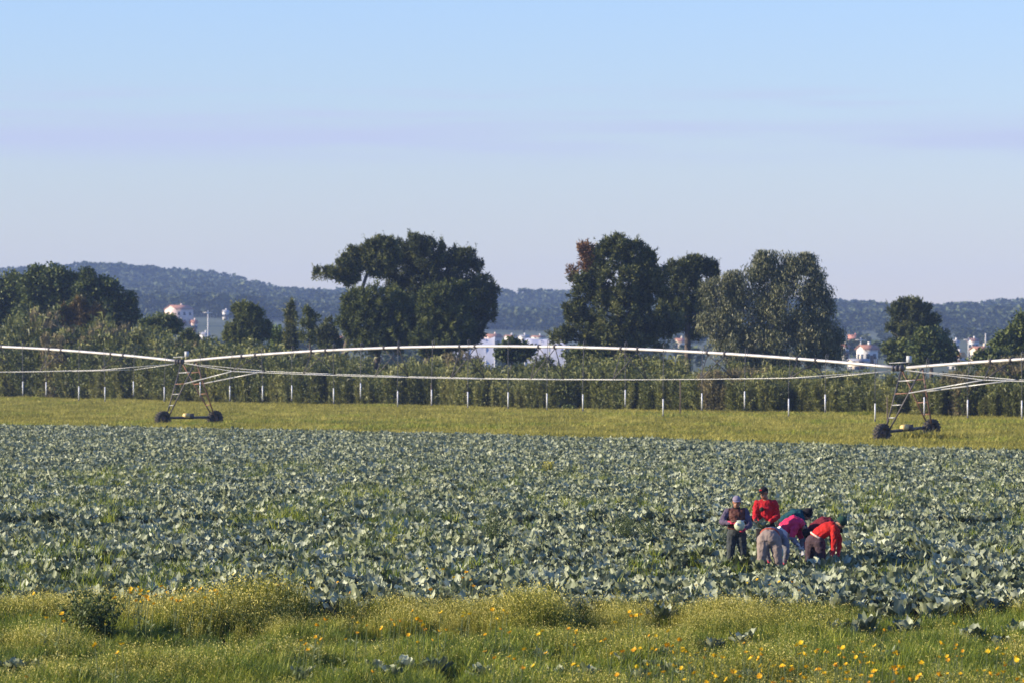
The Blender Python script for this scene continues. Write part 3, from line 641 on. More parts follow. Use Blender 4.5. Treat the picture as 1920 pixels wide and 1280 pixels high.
def tower(label, P, base_off, z2, nd, half):
    org = P * [1, 1, 0]; o = empty('irrigation_tower', tuple(org), label, 'irrigation tower', 'wheeled towers of the irrigation machine')
    p = P - org
    B1 = -Vv * half + base_off + Zv * .62; B2 = Vv * half + base_off + Zv * (.62 + z2)
    T1, T2 = p - U * .02 - Zv*.02, p + U * 1.45 + Zv * .05
    legs = {}
    for i, (B, mt) in enumerate(((B1, M_steel), (B2, M_rust_st))):
        for j, T in enumerate((T1, T2)):
            b = B + U * (-.08 if j == 0 else .14)
            m = MB(); m.tube([b, T], .044, 7); m.build('leg', mt, o); legs[(i, j)] = (b, T)
        for k, f in enumerate((.22, .42, .60, .80)):
            a = legs[(i, 0)][0] * (1-f) + legs[(i, 0)][1] * f; c = legs[(i, 1)][0] * (1-f) + legs[(i, 1)][1] * f
            m = MB(); m.tube([a, c], .030, 6); m.build('rung', M_rust_st if (k == 2 or i == 1) else M_rod, o)
    d = (B2 - B1) / np.linalg.norm(B2 - B1)
    m = MB(); m.tube([B1 - d*.1, B2 + d*.1], .08, 8); m.build('base_beam', M_steel, o)
    mid = B1 * .55 + B2 * .45
    m = MB(); m.tube([mid - d*.3 + Zv*.12, mid + d*.05 + Zv*.12], [.16, .16], 10); m.build('gear_motor', M_motor, o, True)
    m = MB(); m.box(mid + d*.25 + Zv*.08, (.32, .3, .34), .3); m.build('gearbox', M_steel, o)
    ax = U
    wheel(o, B1*[1, 1, 0] - d*[1, 1, 0]*.30 + Zv*.52, ax); wheel(o, B2*[1, 1, 0] + d*[1, 1, 0]*.12 + Zv*(.52 + z2), ax)
    for i, s in ((0, -1), (1, 1)):
        f = .60; a = legs[(i, 1)][0]*(1-f) + legs[(i, 1)][1]*f; q = nd[(1/9, s)] - org
        m = MB(); m.tube([a, q], .036, 7); m.build('brace', M_rod, o)
    m = MB(); m.box(p + U*.5 + Zv*.46, (.2, .2, .34), .5); m.build('control_box', M_box, o)
    m = MB(); m.tube([p + U*.5 + Zv*.1, p + U*.5 + Zv*.3], .03, 6); m.build('box_post', M_steel, o)
    m = MB(); m.tube([p - U*.9 + Zv*.26, p + U*.35 + Zv*.30], .025, 6); m.build('hitch_bar', M_rod, o)
    for s in (-.55, -.3, 0):
        m = MB(); m.tube([p + U*s - U*.05, p + U*s + U*.05], .17, 10); m.build('flange', M_steel, o)
    return o
tower('irrigation tower on two black wheels at the left of the field edge', PL, np.array([.5, .2, 0]), 0.0, nM, 1.8)
tower('irrigation tower with ladder rungs at the right of the field edge', PR, np.array([.35, .3, 0]), .2, nR, 1.6)

# ------------------------------------------------------------------ grass of the strip beyond the field
M_dry = mat_leaf('dry_strip_grass', [(0.09, 0.10, 0.015), (0.31, 0.28, 0.045), (0.58, 0.50, 0.12)], .6, .3, .2, rnd=.6, big=.22)
M_green = mat_leaf('green_grass_blades', [(0.028, 0.052, 0.004), (0.130, 0.185, 0.012), (0.36, 0.37, 0.04)], .5, .22, .3, rnd=.6, big=.35)
M_seed = mat_leaf('straw_grass_heads', [(0.055, 0.080, 0.006), (0.20, 0.205, 0.018), (0.42, 0.37, 0.05), (0.72, 0.62, 0.19)], .6, .3, .2, rnd=.4, big=.3)
def tuft(mat, n, h, spread, wd, bend=.5, seeds=0, lo=.1, hi=.8):
    mb = MB(); a = rng.uniform(0, 6.28, n); r = spread * np.sqrt(rng.random(n))
    b = np.stack([r*np.cos(a), r*np.sin(a), np.zeros(n)], 1); hh = h * rng.uniform(.45, 1, n)
    an = rng.uniform(0, 6.28, n); d = np.stack([np.cos(an), np.sin(an), np.zeros(n)], 1); bd = rng.uniform(.1, bend, n)[:, None] * hh[:, None]
    m = b + d*bd*.25 + np.stack([0*hh, 0*hh, hh*.55], 1); e = b + d*bd + np.stack([0*hh, 0*hh, hh*(1 - .3*rng.random(n)*bend)], 1)
    w = np.stack([-np.sin(an), np.cos(an), 0*an], 1) * wd / 2; t = np.clip(rng.uniform(lo, hi, n), 0, 1)
    v = np.stack([b - w, b + w, m + w*.8, m - w*.8, e, e], 1)
    V = v.reshape(-1, 3); k = np.arange(n) * 6
    f = np.concatenate([np.stack([k, k+1, k+2, k+3], 1), np.stack([k+3, k+2, k+4, k+4], 1)])
    mb.add(V, f, np.repeat(t, 6))
    if seeds:
        sel = rng.integers(0, n, seeds); p = e[sel] * np.stack([rng.uniform(.9, 1.1, seeds)]*2 + [rng.uniform(.72, 1.04, seeds)], 1) + rng.normal(0, .03, (seeds, 3))
        leaves(mb, p, unit(seeds) + [0, 0, -.3], rng.uniform(.018, .035, seeds), rng.uniform(.010, .017, seeds), rng.uniform(.75, 1, seeds))
    return proto('grass_tuft', mb, mat)
strip = [tuft(M_dry, 46, .34, .38, .022, .8) for _ in range(4)] + [tuft(M_green, 40, .30, .35, .022, .8, 0, .5, 1)]
N = 60000
Xs = rng.uniform(-62, 46, N); tt = rng.random(N); y0, y1 = edge(Xs) + .8, hedge_y(Xs) + 3
Ys = y0 + (y1 - y0) * tt; okv = np.abs(Xs) < .132 * Ys; Xs, Ys = Xs[okv], Ys[okv]
nz = vnoise(Xs, Ys, 9, 21) * .6 + vnoise(Xs, Ys / 2.5, 3, 22) * .4
idx = np.where(rng.random(len(Xs)) < np.clip((nz - .56) * 4, .02, .7), 4, rng.integers(0, 4, len(Xs)))
s_ = .45 + 1.1 * nz + .5 * rng.random(len(Xs)) ** 2
wx = PR[0] + Vv[0]*1.75 + .35; wy = PR[1] + Vv[1]*1.75 - .75                # taller tussocks round the far wheel
ex = rng.normal(0, .55, 60) + wx; ey = rng.uniform(-.6, .35, 60) + wy
Xs, Ys, s_, idx = np.concatenate([Xs, ex]), np.concatenate([Ys, ey]), np.concatenate([s_, rng.uniform(1.7, 2.5, 60)]), np.concatenate([idx, rng.integers(0, 4, 60)])
scatter('strip_grass', np.stack([Xs, Ys, np.zeros(len(Xs))], 1), rotz_only(len(Xs), .1), s_, strip, 'yellowish grass strip between cabbage field and cane hedge', 'grass', idx)

# ------------------------------------------------------------------ cabbages
def cabbage_mat():
    m, t, b = new_mat('glaucous_cabbage_leaf')
    a = t.nodes.new('ShaderNodeAttribute'); a.attribute_name = 'tint'; oi = t.nodes.new('ShaderNodeObjectInfo')
    r = t.nodes.new('ShaderNodeValToRGB'); e = r.color_ramp.elements
    e[0].color = (0.046, 0.066, 0.024, 1); e[1].color = (0.47, 0.495, 0.355, 1); x = e.new(.5); x.color = (0.165, 0.19, 0.105, 1)
    ma = t.nodes.new('ShaderNodeMath'); ma.operation = 'MULTIPLY_ADD'; ma.inputs[1].default_value = .4
    t.links.new(oi.outputs['Random'], ma.inputs[0])
    sb = t.nodes.new('ShaderNodeMath'); sb.operation = 'SUBTRACT'; sb.inputs[1].default_value = .2; t.links.new(a.outputs['Fac'], sb.inputs[0])
    t.links.new(sb.outputs[0], ma.inputs[2]); t.links.new(ma.outputs[0], r.inputs['Fac'])
    g = t.nodes.new('ShaderNodeNewGeometry'); n = t.nodes.new('ShaderNodeTexNoise'); n.inputs['Scale'].default_value = .16; n.inputs['Detail'].default_value = 3
    t.links.new(g.outputs['Position'], n.inputs['Vector'])
    mx = t.nodes.new('ShaderNodeMix'); mx.data_type = 'RGBA'; mx.blend_type = 'MULTIPLY'
    mr = t.nodes.new('ShaderNodeMapRange'); mr.inputs[1].default_value = .45; mr.inputs[2].default_value = .75; mr.inputs[4].default_value = .7; t.links.new(n.outputs['Fac'], mr.inputs[0])
    t.links.new(mr.outputs[0], mx.inputs[0]); t.links.new(r.outputs[0], mx.inputs[6]); mx.inputs[7].default_value = (1.05, 1.0, .72, 1)
    t.links.new(mx.outputs[2], b.inputs['Base Color'])
    b.inputs['Roughness'].default_value = .6; b.inputs['Specular IOR Level'].default_value = .2
    tr = t.nodes.new('ShaderNodeBsdfTranslucent'); t.links.new(mx.outputs[2], tr.inputs[0])
    ms = t.nodes.new('ShaderNodeMixShader'); ms.inputs[0].default_value = .12
    t.links.new(b.outputs[0], ms.inputs[1]); t.links.new(tr.outputs[0], ms.inputs[2]); t.links.new(ms.outputs[0], t.nodes['Material Output'].inputs[0])
    return m
M_cab = cabbage_mat()
M_head = mat_leaf('pale_cabbage_head', [(0.30, 0.36, 0.22), (0.42, 0.47, 0.30), (0.52, 0.55, 0.38)], .5, .05)
def leaf_geo(mb, L, Wd, a0, a1, rot, r0=.03, z0=.03, cup=.25, ruf=.035, tint=.5):
    nu, nv = 7, 5; u = np.linspace(0, 1, nu); ang = a0 + (a1 - a0) * u ** 1.3
    du = L / (nu - 1); r = r0 + np.concatenate([[0], np.cumsum(np.sin(ang[1:]) * du)]); z = z0 + np.concatenate([[0], np.cumsum(np.cos(ang[1:]) * du)])
    w = Wd * np.clip(np.sin(math.pi * np.clip((u - .02) / 1.08, 0, 1)) ** .7, .12, 1); w[0] = Wd * .12; w[-1] = Wd * .5
    v = np.linspace(-1, 1, nv); ph = rng.uniform(0, 6.28, 2)
    Vv_ = np.zeros((nu, nv, 3)); T = np.zeros((nu, nv))
    for j in range(nv):
        k = v[j]; rip = ruf * abs(k) * np.sin(u * 9 + ph[0] + (0 if k < 0 else 2.1)) + ruf * .5 * rng.normal(0, 1, nu) * abs(k)
        cz = cup * w * .5 * k * k
        Vv_[:, j, 0] = r - np.cos(ang) * cz * .6 + rip * .5; Vv_[:, j, 1] = w * .5 * k; Vv_[:, j, 2] = z + np.sin(ang) * cz + rip
        if abs(k) < .1: T[:, j] = tint + .22
        else: T[:, j] = tint + rng.normal(0, .05, nu)
    c, s = math.cos(rot), math.sin(rot); q = Vv_.reshape(-1, 3); q = np.stack([q[:, 0]*c - q[:, 1]*s, q[:, 0]*s + q[:, 1]*c, q[:, 2]], 1)
    f = [(i*nv + j, i*nv + j + 1, (i+1)*nv + j + 1, (i+1)*nv + j) for i in range(nu - 1) for j in range(nv - 1)]
    mb.add(q, f, np.clip(T.ravel(), 0, 1))
def heart_geo(mb):
    n, k = 10, 6; rr = .105; V = []; T = []
    for i in range(k + 1):
        ph = math.pi * i / k
        for j in range(n):
            a = 2*math.pi*j/n; q = rr * (1 + .07*rng.normal()); V.append((q*math.sin(ph)*math.cos(a), q*math.sin(ph)*math.sin(a), .2 + q*.9*math.cos(ph))); T.append(.72 + .1*rng.normal())
    mb.add(V, [(i*n + j, (i+1)*n + j, (i+1)*n + (j+1) % n, i*n + (j+1) % n) for i in range(k) for j in range(n)], np.clip(T, 0, 1))
    for i in range(5): leaf_geo(mb, rng.uniform(.27, .34), rng.uniform(.22, .28), rng.uniform(.15, .35), rng.uniform(.5, 1.1), i*1.257 + rng.normal(0, .2), .05, .05, .3, .03, rng.uniform(.45, .75))
def outer(mb, rot): leaf_geo(mb, rng.uniform(.30, .44), rng.uniform(.20, .29), rng.uniform(.3, .95), rng.uniform(.7, 1.8), rot, .04, .03, .35, .04, rng.uniform(.08, .72))
cab_protos = []
for i in range(9):
    mb = MB(); heart_geo(mb)
    for k in range(8): outer(mb, k * .785 + rng.normal(0, .15))
    cab_protos.append(proto('cabbage', mb, M_cab, True))
heart_me = []; leaf_me = []
for i in range(6):
    mb = MB(); heart_geo(mb); heart_me.append(mb.mesh('cabbage_heart', M_cab, True))
for i in range(14):
    mb = MB(); outer(mb, 0); leaf_me.append(mb.mesh('outer_leaf', M_cab, True))

PEOPLE_Y = 89.0
people_px = [(1378, 89.0), (1432, 91.0), (1447, 87.0), (1488, 89.5), (1500, 91.3), (1545, 88.0), (1535, 90.3)]
def blocked(X, Y):
    b = np.zeros(len(X), bool)
    for px, py_ in people_px:
        b |= (np.abs(X - GX(px, py_)) < .34) & (Y - py_ > -.28) & (Y - py_ < .5)
    return b
rows = []; y = 74.4
while y < 296:
    sp_x = .40; nx = int(2 * .140 * y / sp_x); x = (np.arange(nx) - nx / 2) * sp_x + rng.uniform(-.2, .2)
    rows.append(np.stack([x, np.full(nx, y)], 1)); y += .47
cab = np.concatenate(rows); cab += rng.normal(0, .075, cab.shape)
CX_, CYY = cab[:, 0], cab[:, 1]
front = 75.0 + (vnoise(CX_, CX_*0, 2.5, 31) - .5) * 1.6
ok = (CYY < edge(CX_)) & (CYY > front) & ~blocked(CX_, CYY)
track = 111.5 + .02 * CX_ + (vnoise(CX_, CX_*0, 3, 77) - .5) * 2                                   # open wheel track across the field
ok &= (np.abs(CYY - track) > 1.7) | (rng.random(len(cab)) < .10)
ok &= rng.random(len(cab)) > np.interp(CYY, [80, 104, 125], [.26, .24, .06]) + .30 * (vnoise(CX_, CYY / 3, 3, 33) > .78)
cab = cab[ok]
# cabbages run wild in the verge in front
verge_px = [(1330, 1148), (1440, 1158), (1480, 1160), (1540, 1172), (1600, 1168), (1648, 1150), (1690, 1158), (1735, 1156), (1770, 1150), (1800, 1158), (1590, 1190), (1625, 1185), (1560, 1195), (1240, 1160), (1300, 1200), (1340, 1215), (1400, 1205), (1520, 1205), (1700, 1185), (1740, 1185), (1830, 1200), (1880, 1215), (1905, 1195), (1660, 1240), (1850, 1255), (1900, 1260),
    (700, 1262), (760, 1256), (820, 1258), (860, 1250), (920, 1235), (1010, 1236), (1060, 1228), (1100, 1270), (1160, 1262), (1180, 1250), (1220, 1255), (1260, 1262), (1290, 1272), (1320, 1265), (1360, 1270), (640, 1272), (560, 1275), (905, 1268), (960, 1272), (1040, 1272), (20, 1258), (60, 1262), (110, 1275), (280, 1256), (1200, 1278), (1310, 1250), (1400, 1275), (1240, 1240), (800, 1275), (730, 1275)]
vp = np.array([(GX(a, GY(b + 12)), GY(b + 12)) for i, (a, b) in enumerate(verge_px) if i % 5 != 4])
order = np.argsort(cab[:, 1] + 2.5 * (np.abs(cab[:, 0]) > .121 * cab[:, 1]) * 100)
crowd = np.array([(GX(px_, y_) + dx, y_ - .62 + dy) for px_, y_ in people_px for dx, dy in ((-.3, 0), (.05, -.12), (.38, .05))])
NI = 300 - len(vp) - len(crowd); ind = cab[order[:NI]]; rest = cab[order[NI:]]
n = len(rest)
zsc = rng.uniform(.82, 1.18, n) * (0.9 + .25 * vnoise(rest[:, 0], rest[:, 1], 6, 35)); zsc = np.stack([zsc * .72, zsc * .72, zsc * .95], 1)
scatter('cabbage_field', np.column_stack([rest, np.zeros(n)]), rotz_only(n, .14), zsc, cab_protos, 'blue-green cabbages filling the field back to the grass strip', 'cabbage')
def cabbage_plant(x, y, s, label, group):
    o = bpy.data.objects.new('cabbage_plant', heart_me[random.randrange(6)]); COL.objects.link(o)
    o.location = (x, y, 0); o.rotation_euler = (random.gauss(0, .12), random.gauss(0, .12), random.uniform(0, 6.28)); o.scale = (s * .74, s * .74, s * .98)
    tag(o, label, 'cabbage', group)
    for k in range(7):
        c = bpy.data.objects.new('leaf', leaf_me[random.randrange(14)]); COL.objects.link(c); c.parent = o
        c.rotation_euler = (0, random.gauss(0, .1), k * .898 + random.gauss(0, .15))
for x, y in ind: cabbage_plant(x, y, random.uniform(.9, 1.22), 'blue-green cabbage plant in the nearest rows of the field', 'cabbages in the nearest rows')
for x, y in crowd: cabbage_plant(x, y, random.uniform(1.15, 1.35), 'tall cabbage plant just in front of the harvesters', 'cabbages around the harvesters')
for x, y in vp: cabbage_plant(x, y, random.uniform(1.05, 1.3) if (y > 66.5 and x > 2) else random.uniform(.8, 1.0), 'stray cabbage plant among the flowering grass of the near verge', 'stray cabbages in the verge')

# ------------------------------------------------------------------ verge grass
gt = [tuft(M_green, 34, .46, .15, .013, .8) for _ in range(4)]
st_ = [tuft(M_seed, 30, .62, .17, .007, .6, 38, .0, .5) for _ in range(4)]
wt_ = [tuft(M_green, 26, .5, .12, .016, .6, 0, .3, 1.0) for _ in range(2)]
N = 33000
Yv = rng.uniform(52, 76.5, N); Xv = rng.uniform(-.135, .135, N) * Yv
pxv = CX + F*Xv/Yv; pyv = HY + F*H/Yv
n1 = vnoise(Xv, Yv/1.5, 2.2, 41); n2 = vnoise(Xv, Yv/2, .8, 42)
hol = np.zeros(N)                                            # bare hollows between the tussocks
for (a, b, ra, rb) in [(300, 1226, 110, 16), (430, 1222, 70, 14), (690, 1206, 70, 18), (840, 1200, 85, 20), (580, 1218, 50, 13), (1130, 1196, 70, 14), (1240, 1186, 50, 12), (120, 1250, 50, 12)]:
    hol = np.maximum(hol, np.exp(-((pxv - a)/ra)**2 - ((pyv - b)/rb)**2))
frontv = 73.3 + (vnoise(Xv, Xv*0, 2.5, 31) - .5) * 1.6
keep = (Yv < frontv) & (rng.random(N) > hol * .85)
keep &= np.hypot(Xv - GX(165, GY(1203)), (Yv - GY(1203) + .6) / 1.5) > .5
vd = np.min(np.hypot(Xv[:, None] - vp[None, :, 0], (Yv[:, None] - vp[None, :, 1] + .9) / 3.4), 1); keep &= (vd > np.where(Yv > 66.5, .2, .27)) | (rng.random(N) < .25)
tus = vnoise(Xv, Yv/3, .9, 46); keep &= rng.random(N) < np.clip((tus - .22) * 6, .06, 1)
tallz = np.clip((np.interp(pxv, [0, 250, 500, 700, 900, 1100, 1250, 1350, 1920], [1190, 1200, 1215, 1198, 1192, 1196, 1190, 1190, 1192]) + (n1 - .5) * 34 - pyv)/14, 0, 1)
tallz *= np.interp(pxv, [0, 250, 1250, 1400, 1920], [.85, 1, 1, 1, 1])
dryz = tallz * .8
isd = rng.random(N) < np.clip(dryz + (n1 - .46) * .9 + (n2 - .5) * .4, .05, .9)
idx = np.where(isd, rng.integers(4, 8, N), np.where(rng.random(N) < .25, rng.integers(8, 10, N), rng.integers(0, 4, N)))
s_ = (.48 + .36*vnoise(Xv, Yv/2, 1.3, 44) + .45*n2 * rng.uniform(.4, 1.6, N)) * (.92 + .38 * tallz) * (.72 + .5 * tus) * (1 - .55*np.clip(hol*1.4, 0, 1))
Xv, Yv, idx, s_ = Xv[keep], Yv[keep], idx[keep], s_[keep]
scatter('verge_grass', np.column_stack([Xv, Yv, np.zeros(len(Xv))]), rotz_only(len(Xv), .08), s_, gt + st_ + wt_, 'tall green and straw-coloured grass of the near verge', 'grass', idx)
# grass and weeds between the cabbages
N = 14000
Yw = rng.uniform(77, 170, N); Xw = rng.uniform(-.13, .13, N) * Yw; pw = CX + F*Xw/Yw; qw = HY + F*H/Yw
m_ = (vnoise(Xw, Yw/4, 2.0, 51) > .52) & (rng.random(N) < np.where(pw < 800, .55, .22) * np.where((qw > 905) & (qw < 1000), 1.0, .55))
m_ &= ~blocked(Xw, Yw)
Xw, Yw = Xw[m_], Yw[m_]
scatter('field_weeds', np.column_stack([Xw, Yw, np.zeros(len(Xw))]), rotz_only(len(Xw), .1), rng.uniform(.9, 1.45, len(Xw)), gt + wt_, 'green grassy weeds growing between the cabbages', 'grass')

# ------------------------------------------------------------------ single weeds
M_weed = mat_leaf('weed_leaves', [(0.018, 0.034, 0.008), (0.045, 0.07, 0.018), (0.09, 0.115, 0.03)], .55, .2, .3)
M_weedm = mat_leaf('dark_weed_leaves', [(0.03, 0.05, 0.010), (0.075, 0.105, 0.02), (0.14, 0.165, 0.04)], .55, .2, .3)
M_weedl = mat_leaf('light_weed_leaves', [(0.05, 0.075, 0.02), (0.10, 0.13, 0.035), (0.17, 0.19, 0.06)], .55, .25, .3)
M_yel = mat_leaf('yellow_blossom', [(0.35, 0.30, 0.03), (0.55, 0.48, 0.05), (0.70, 0.60, 0.12)], .6, .2, .2)
M_stem = mat_plain('green_stem', (0.08, 0.11, 0.03), .7, .3, 5)
def weed(name, label, px, pb, wpx, hpx, nst, nl, mat, cat='weed', lsize=.07):
    Y = GY(pb); s = Y / F; X = GX(px, Y); o = empty(name, (X, Y, 0), label, cat); h, w = hpx * s, wpx * s * .5
    st_m, lf = MB(), MB()
    for i in range(nst):
        a = rng.uniform(0, 6.28); r = w * rng.random() ** .6; hh_ = h * rng.uniform(.6, 1.0) * (1 - .3 * (r / w) ** 2)
        b = np.array([r*.25*math.cos(a), r*.25*math.sin(a), -.03]); t_ = np.array([r*math.cos(a), r*math.sin(a), hh_]); mid = (b + t_)/2 + np.array([-.06*math.cos(a)*r, 0, .05])
        st_m.tube([b, mid, t_], [.008, .006, .003], 4)
        q = rng.uniform(.25, 1, nl)[:, None]; p = b + (t_ - b)*q + rng.normal(0, .03, (nl, 3))
        leaves(lf, p, unit(nl) + [0, 0, .5], rng.uniform(.6, 1.2, nl)*lsize, rng.uniform(.3, .55, nl)*lsize, rng.uniform(.1, .9, nl))
    st_m.build('stem', M_stem, o); lf.build('foliage', mat, o)
    return o
weed('bushy_weed', 'large dark green bushy weed at the left of the verge', 165, 1203, 135, 120, 44, 46, M_weedm, lsize=.08)
weed('tall_weed', 'tall thin-stemmed green weed in the middle of the field', 925, 1022, 62, 86, 26, 34, M_weedl, lsize=.055)
weed('tall_weed', 'bushy green weed in the field left of the workers', 1170, 1022, 70, 76, 34, 40, M_weedl, lsize=.055)
weed('tall_weed', 'wide low green weed just right of the bushy field weed', 1215, 1020, 50, 56, 20, 30, M_weedl, lsize=.055)
weed('tall_weed', 'slender green weed in front of the bent grey worker', 1470, 1058, 16, 66, 5, 26, M_weedl, lsize=.05)
weed('tall_weed', 'slender green weed in front of the green capped worker', 1547, 1066, 14, 60, 5, 26, M_weedl, lsize=.05)
weed('tall_weed', 'leafy green weed in front of the worker in the brown vest', 1395, 1075, 20, 50, 8, 30, M_weedl, lsize=.05)
weed('tall_weed', 'low bright green weed on the left of the field', 695, 1030, 34, 30, 18, 26, M_weedl, lsize=.05)
o = weed('yellow_weed', 'yellow flowering weed standing alone in the middle of the field', 1028, 893, 30, 33, 34, 22, M_weedl, lsize=.06)
m = MB(); n = 260; p = np.column_stack([rng.normal(0, .11, n), rng.normal(0, .11, n), rng.uniform(.28, .66, n)]); leaves(m, p, unit(n), .05, .035, rng.random(n)); m.build('blossom', M_yel, o)
for lab, px, pb, hp in (('thin green stalk left of the tall field weed', 845, 1072, 60), ('thin green stalk among the cabbages at left', 530, 1010, 40), ('thin green stalk among the cabbages right of the workers', 1700, 1000, 44), ('thin green stalk among the near cabbages left of centre', 700, 1085, 52)):
    weed('tall_weed', lab, px, pb, 12, hp, 4, 22, M_weedl, lsize=.045)

# ------------------------------------------------------------------ yellow daisies of the verge
M_petal = mat_leaf('orange_yellow_petals', [(0.70, 0.32, 0.01), (0.80, 0.50, 0.012), (0.82, 0.60, 0.03)], .5, .25, .2, rnd=.9)
def flower_mesh():
    mb = MB(); n = 12
    for i in range(n):
        a = 2*math.pi*i/n + rng.normal(0, .08); up = rng.uniform(.15, .7); d = np.array([math.cos(a), math.sin(a), up]); w = np.array([-math.sin(a), math.cos(a), 0])*.011
        L = .036; mb.add([d*.006 - w*.4, d*L*.6 - w, d*L, d*L*.6 + w], [(0, 1, 2, 3)], rng.uniform(.35, .65))
    mb.tube([(0, 0, -.004), (0, 0, .008)], [.011, .009], 8, .25)
    return mb.mesh('flower_head', M_petal)
def stem_mesh():
    mb = MB(); b = rng.normal(0, .05, 2); mb.tube([(0, 0, 0), (b[0]*.3, b[1]*.3, .28), (b[0], b[1], .60)], [.006, .005, .004], 4)
    k = 9; p = np.column_stack([np.zeros(k), np.zeros(k), rng.uniform(.05, .4, k)]); leaves(mb, p, unit(k) + [0, 0, .5], .09, .02, .5)
    return mb.mesh('wild_daisy', M_weedl), (b[0], b[1], .602)
fl = [flower_mesh() for _ in range(5)]; sm = [stem_mesh() for _ in range(6)]
known = [(238, 1107), (273, 1103), (292, 1094), (340, 1100), (355, 1098), (395, 1101), (353, 1101), (245, 1098), (268, 1114), (320, 1106), (250, 1121), (82, 1153), (106, 1146), (128, 1160), (52, 1149), (60, 1107), (142, 1103), (195, 1165), (272, 1120), (585, 1189), (595, 1193), (601, 1200), (553, 1196), (563, 1203), (570, 1213), (600, 1157), (588, 1167), (186, 1204), (238, 1203), (213, 1219), (38, 1264),
    (665, 1182), (683, 1168), (712, 1172), (727, 1157), (745, 1160), (784, 1160), (787, 1167), (820, 1143), (858, 1150), (917, 1137), (940, 1140), (775, 1156), (900, 1216), (957, 1231), (965, 1226), (990, 1243), (923, 1229), (690, 1255), (1075, 1177), (1145, 1194), (1208, 1147), (1190, 1150), (1187, 1149), (1175, 1142), (1146, 1162), (1204, 1210), (1215, 1212), (1223, 1213), (1240, 1205), (1250, 1206), (1275, 1215), (1160, 1217), (1072, 1205), (1068, 1241), (1090, 1243), (1012, 1178),
    (1345, 1224), (1298, 1220), (1393, 1200), (1440, 1243), (1435, 1232), (1502, 1222), (1530, 1212), (1540, 1216), (1548, 1217), (1590, 1210), (1608, 1219), (1575, 1228), (1595, 1240), (1538, 1256), (1635, 1255), (1720, 1238), (1800, 1211), (1855, 1280), (1650, 1177), (1438, 1091), (1482, 1086), (1398, 1087), (1426, 1081), (1455, 1085), (1296, 1092), (1493, 1102), (860, 1078), (798, 1061), (824, 1062), (845, 1077), (872, 1068), (878, 1082), (882, 1093), (800, 1100), (660, 1105), (640, 1086), (580, 1098), (540, 1090), (520, 1092), (1265, 1097), (1788, 1165), (1870, 1255), (1915, 1228)]
extra = []
for _ in range(180):
    a = random.choice([(1250, 1920, 1195, 1275)] * 4 + [(960, 1300, 1170, 1260), (640, 960, 1140, 1200), (200, 420, 1095, 1130)]); extra.append((random.uniform(a[0], a[1]), random.uniform(a[2], a[3])))
for k, (a, b) in enumerate(known + extra):
    i = random.randrange(6); s = random.uniform(1.0, 1.3); z = .60 * s
    Y = GY(b, z); o = bpy.data.objects.new('wild_daisy', sm[i][0]); COL.objects.link(o); o.location = (GX(a, Y), Y, 0); o.scale = (s, s, s); o.rotation_euler.z = random.uniform(-.6, .6)
    if b < 1132: tag(o, 'small orange-yellow daisy at the field edge behind the tall verge grass', 'flower', 'yellow daisies along the field edge')
    elif a < 640: tag(o, 'small orange-yellow daisy in the left third of the verge', 'flower', 'yellow daisies in the left third of the verge')
    elif a < 1280: tag(o, 'small orange-yellow daisy in the middle third of the verge', 'flower', 'yellow daisies in the middle third of the verge')
    else: tag(o, 'small orange-yellow daisy in the right third of the verge', 'flower', 'yellow daisies in the right third of the verge')
    c = bpy.data.objects.new('flower_head', fl[random.randrange(5)]); COL.objects.link(c); c.parent = o; c.location = sm[i][1]
    q = random.uniform(.65, 1.1); c.scale = (q, q, q); c.rotation_euler = (random.uniform(.1, .9), random.uniform(-.6, .1), random.uniform(0, 6.28))

# ------------------------------------------------------------------ the harvesters
def cloth(name, col, rough=.85, var=.3):
    return mat_plain(name, col, rough, var, 9, 0, .25, .15)
M_skin = mat_plain('tanned_skin', (0.30, 0.145, 0.085), .55, .15, 8, spec=.3)
M_hair = mat_plain('black_hair', (0.012, 0.010, 0.009), .6, .3, 20)
M_eye = mat_plain('dark_eye', (0.015, 0.012, 0.01), .3, .1, 5)
M_lip = mat_plain('lip_colour', (0.20, 0.07, 0.05), .5, .1, 5)
FOLD = bpy.data.textures.new('cloth_folds', 'CLOUDS'); FOLD.noise_scale = .085; FOLD.noise_depth = 2
def nrm(v): v = np.asarray(v, float); return v / (np.linalg.norm(v) + 1e-9)
def etube(mb, pts, ra, rb, lat, seg=14):
    """elliptic tube: ra along the body's own left-right direction, rb across it"""
    pts = np.asarray(pts, float); tan = np.gradient(pts, axis=0); lat = np.asarray(lat, float); V = []; n = len(pts); an = np.arange(seg)/seg*2*math.pi
    for i in range(n):
        t = nrm(tan[i]); a = nrm(lat - t*np.dot(lat, t)); b = np.cross(t, a)
        V.append(pts[i] + np.cos(an)[:, None]*a*ra[i] + np.sin(an)[:, None]*b*rb[i])
    V = np.concatenate(V); c0 = len(V); V = np.vstack([V, pts[0], pts[-1]])
    f = [(i*seg + k, i*seg + (k+1) % seg, (i+1)*seg + (k+1) % seg, (i+1)*seg + k) for i in range(n-1) for k in range(seg)]
    f += [((k+1) % seg, k, c0, c0) for k in range(seg)] + [((n-1)*seg + k, (n-1)*seg + (k+1) % seg, c0 + 1, c0 + 1) for k in range(seg)]
    mb.add(V, f)
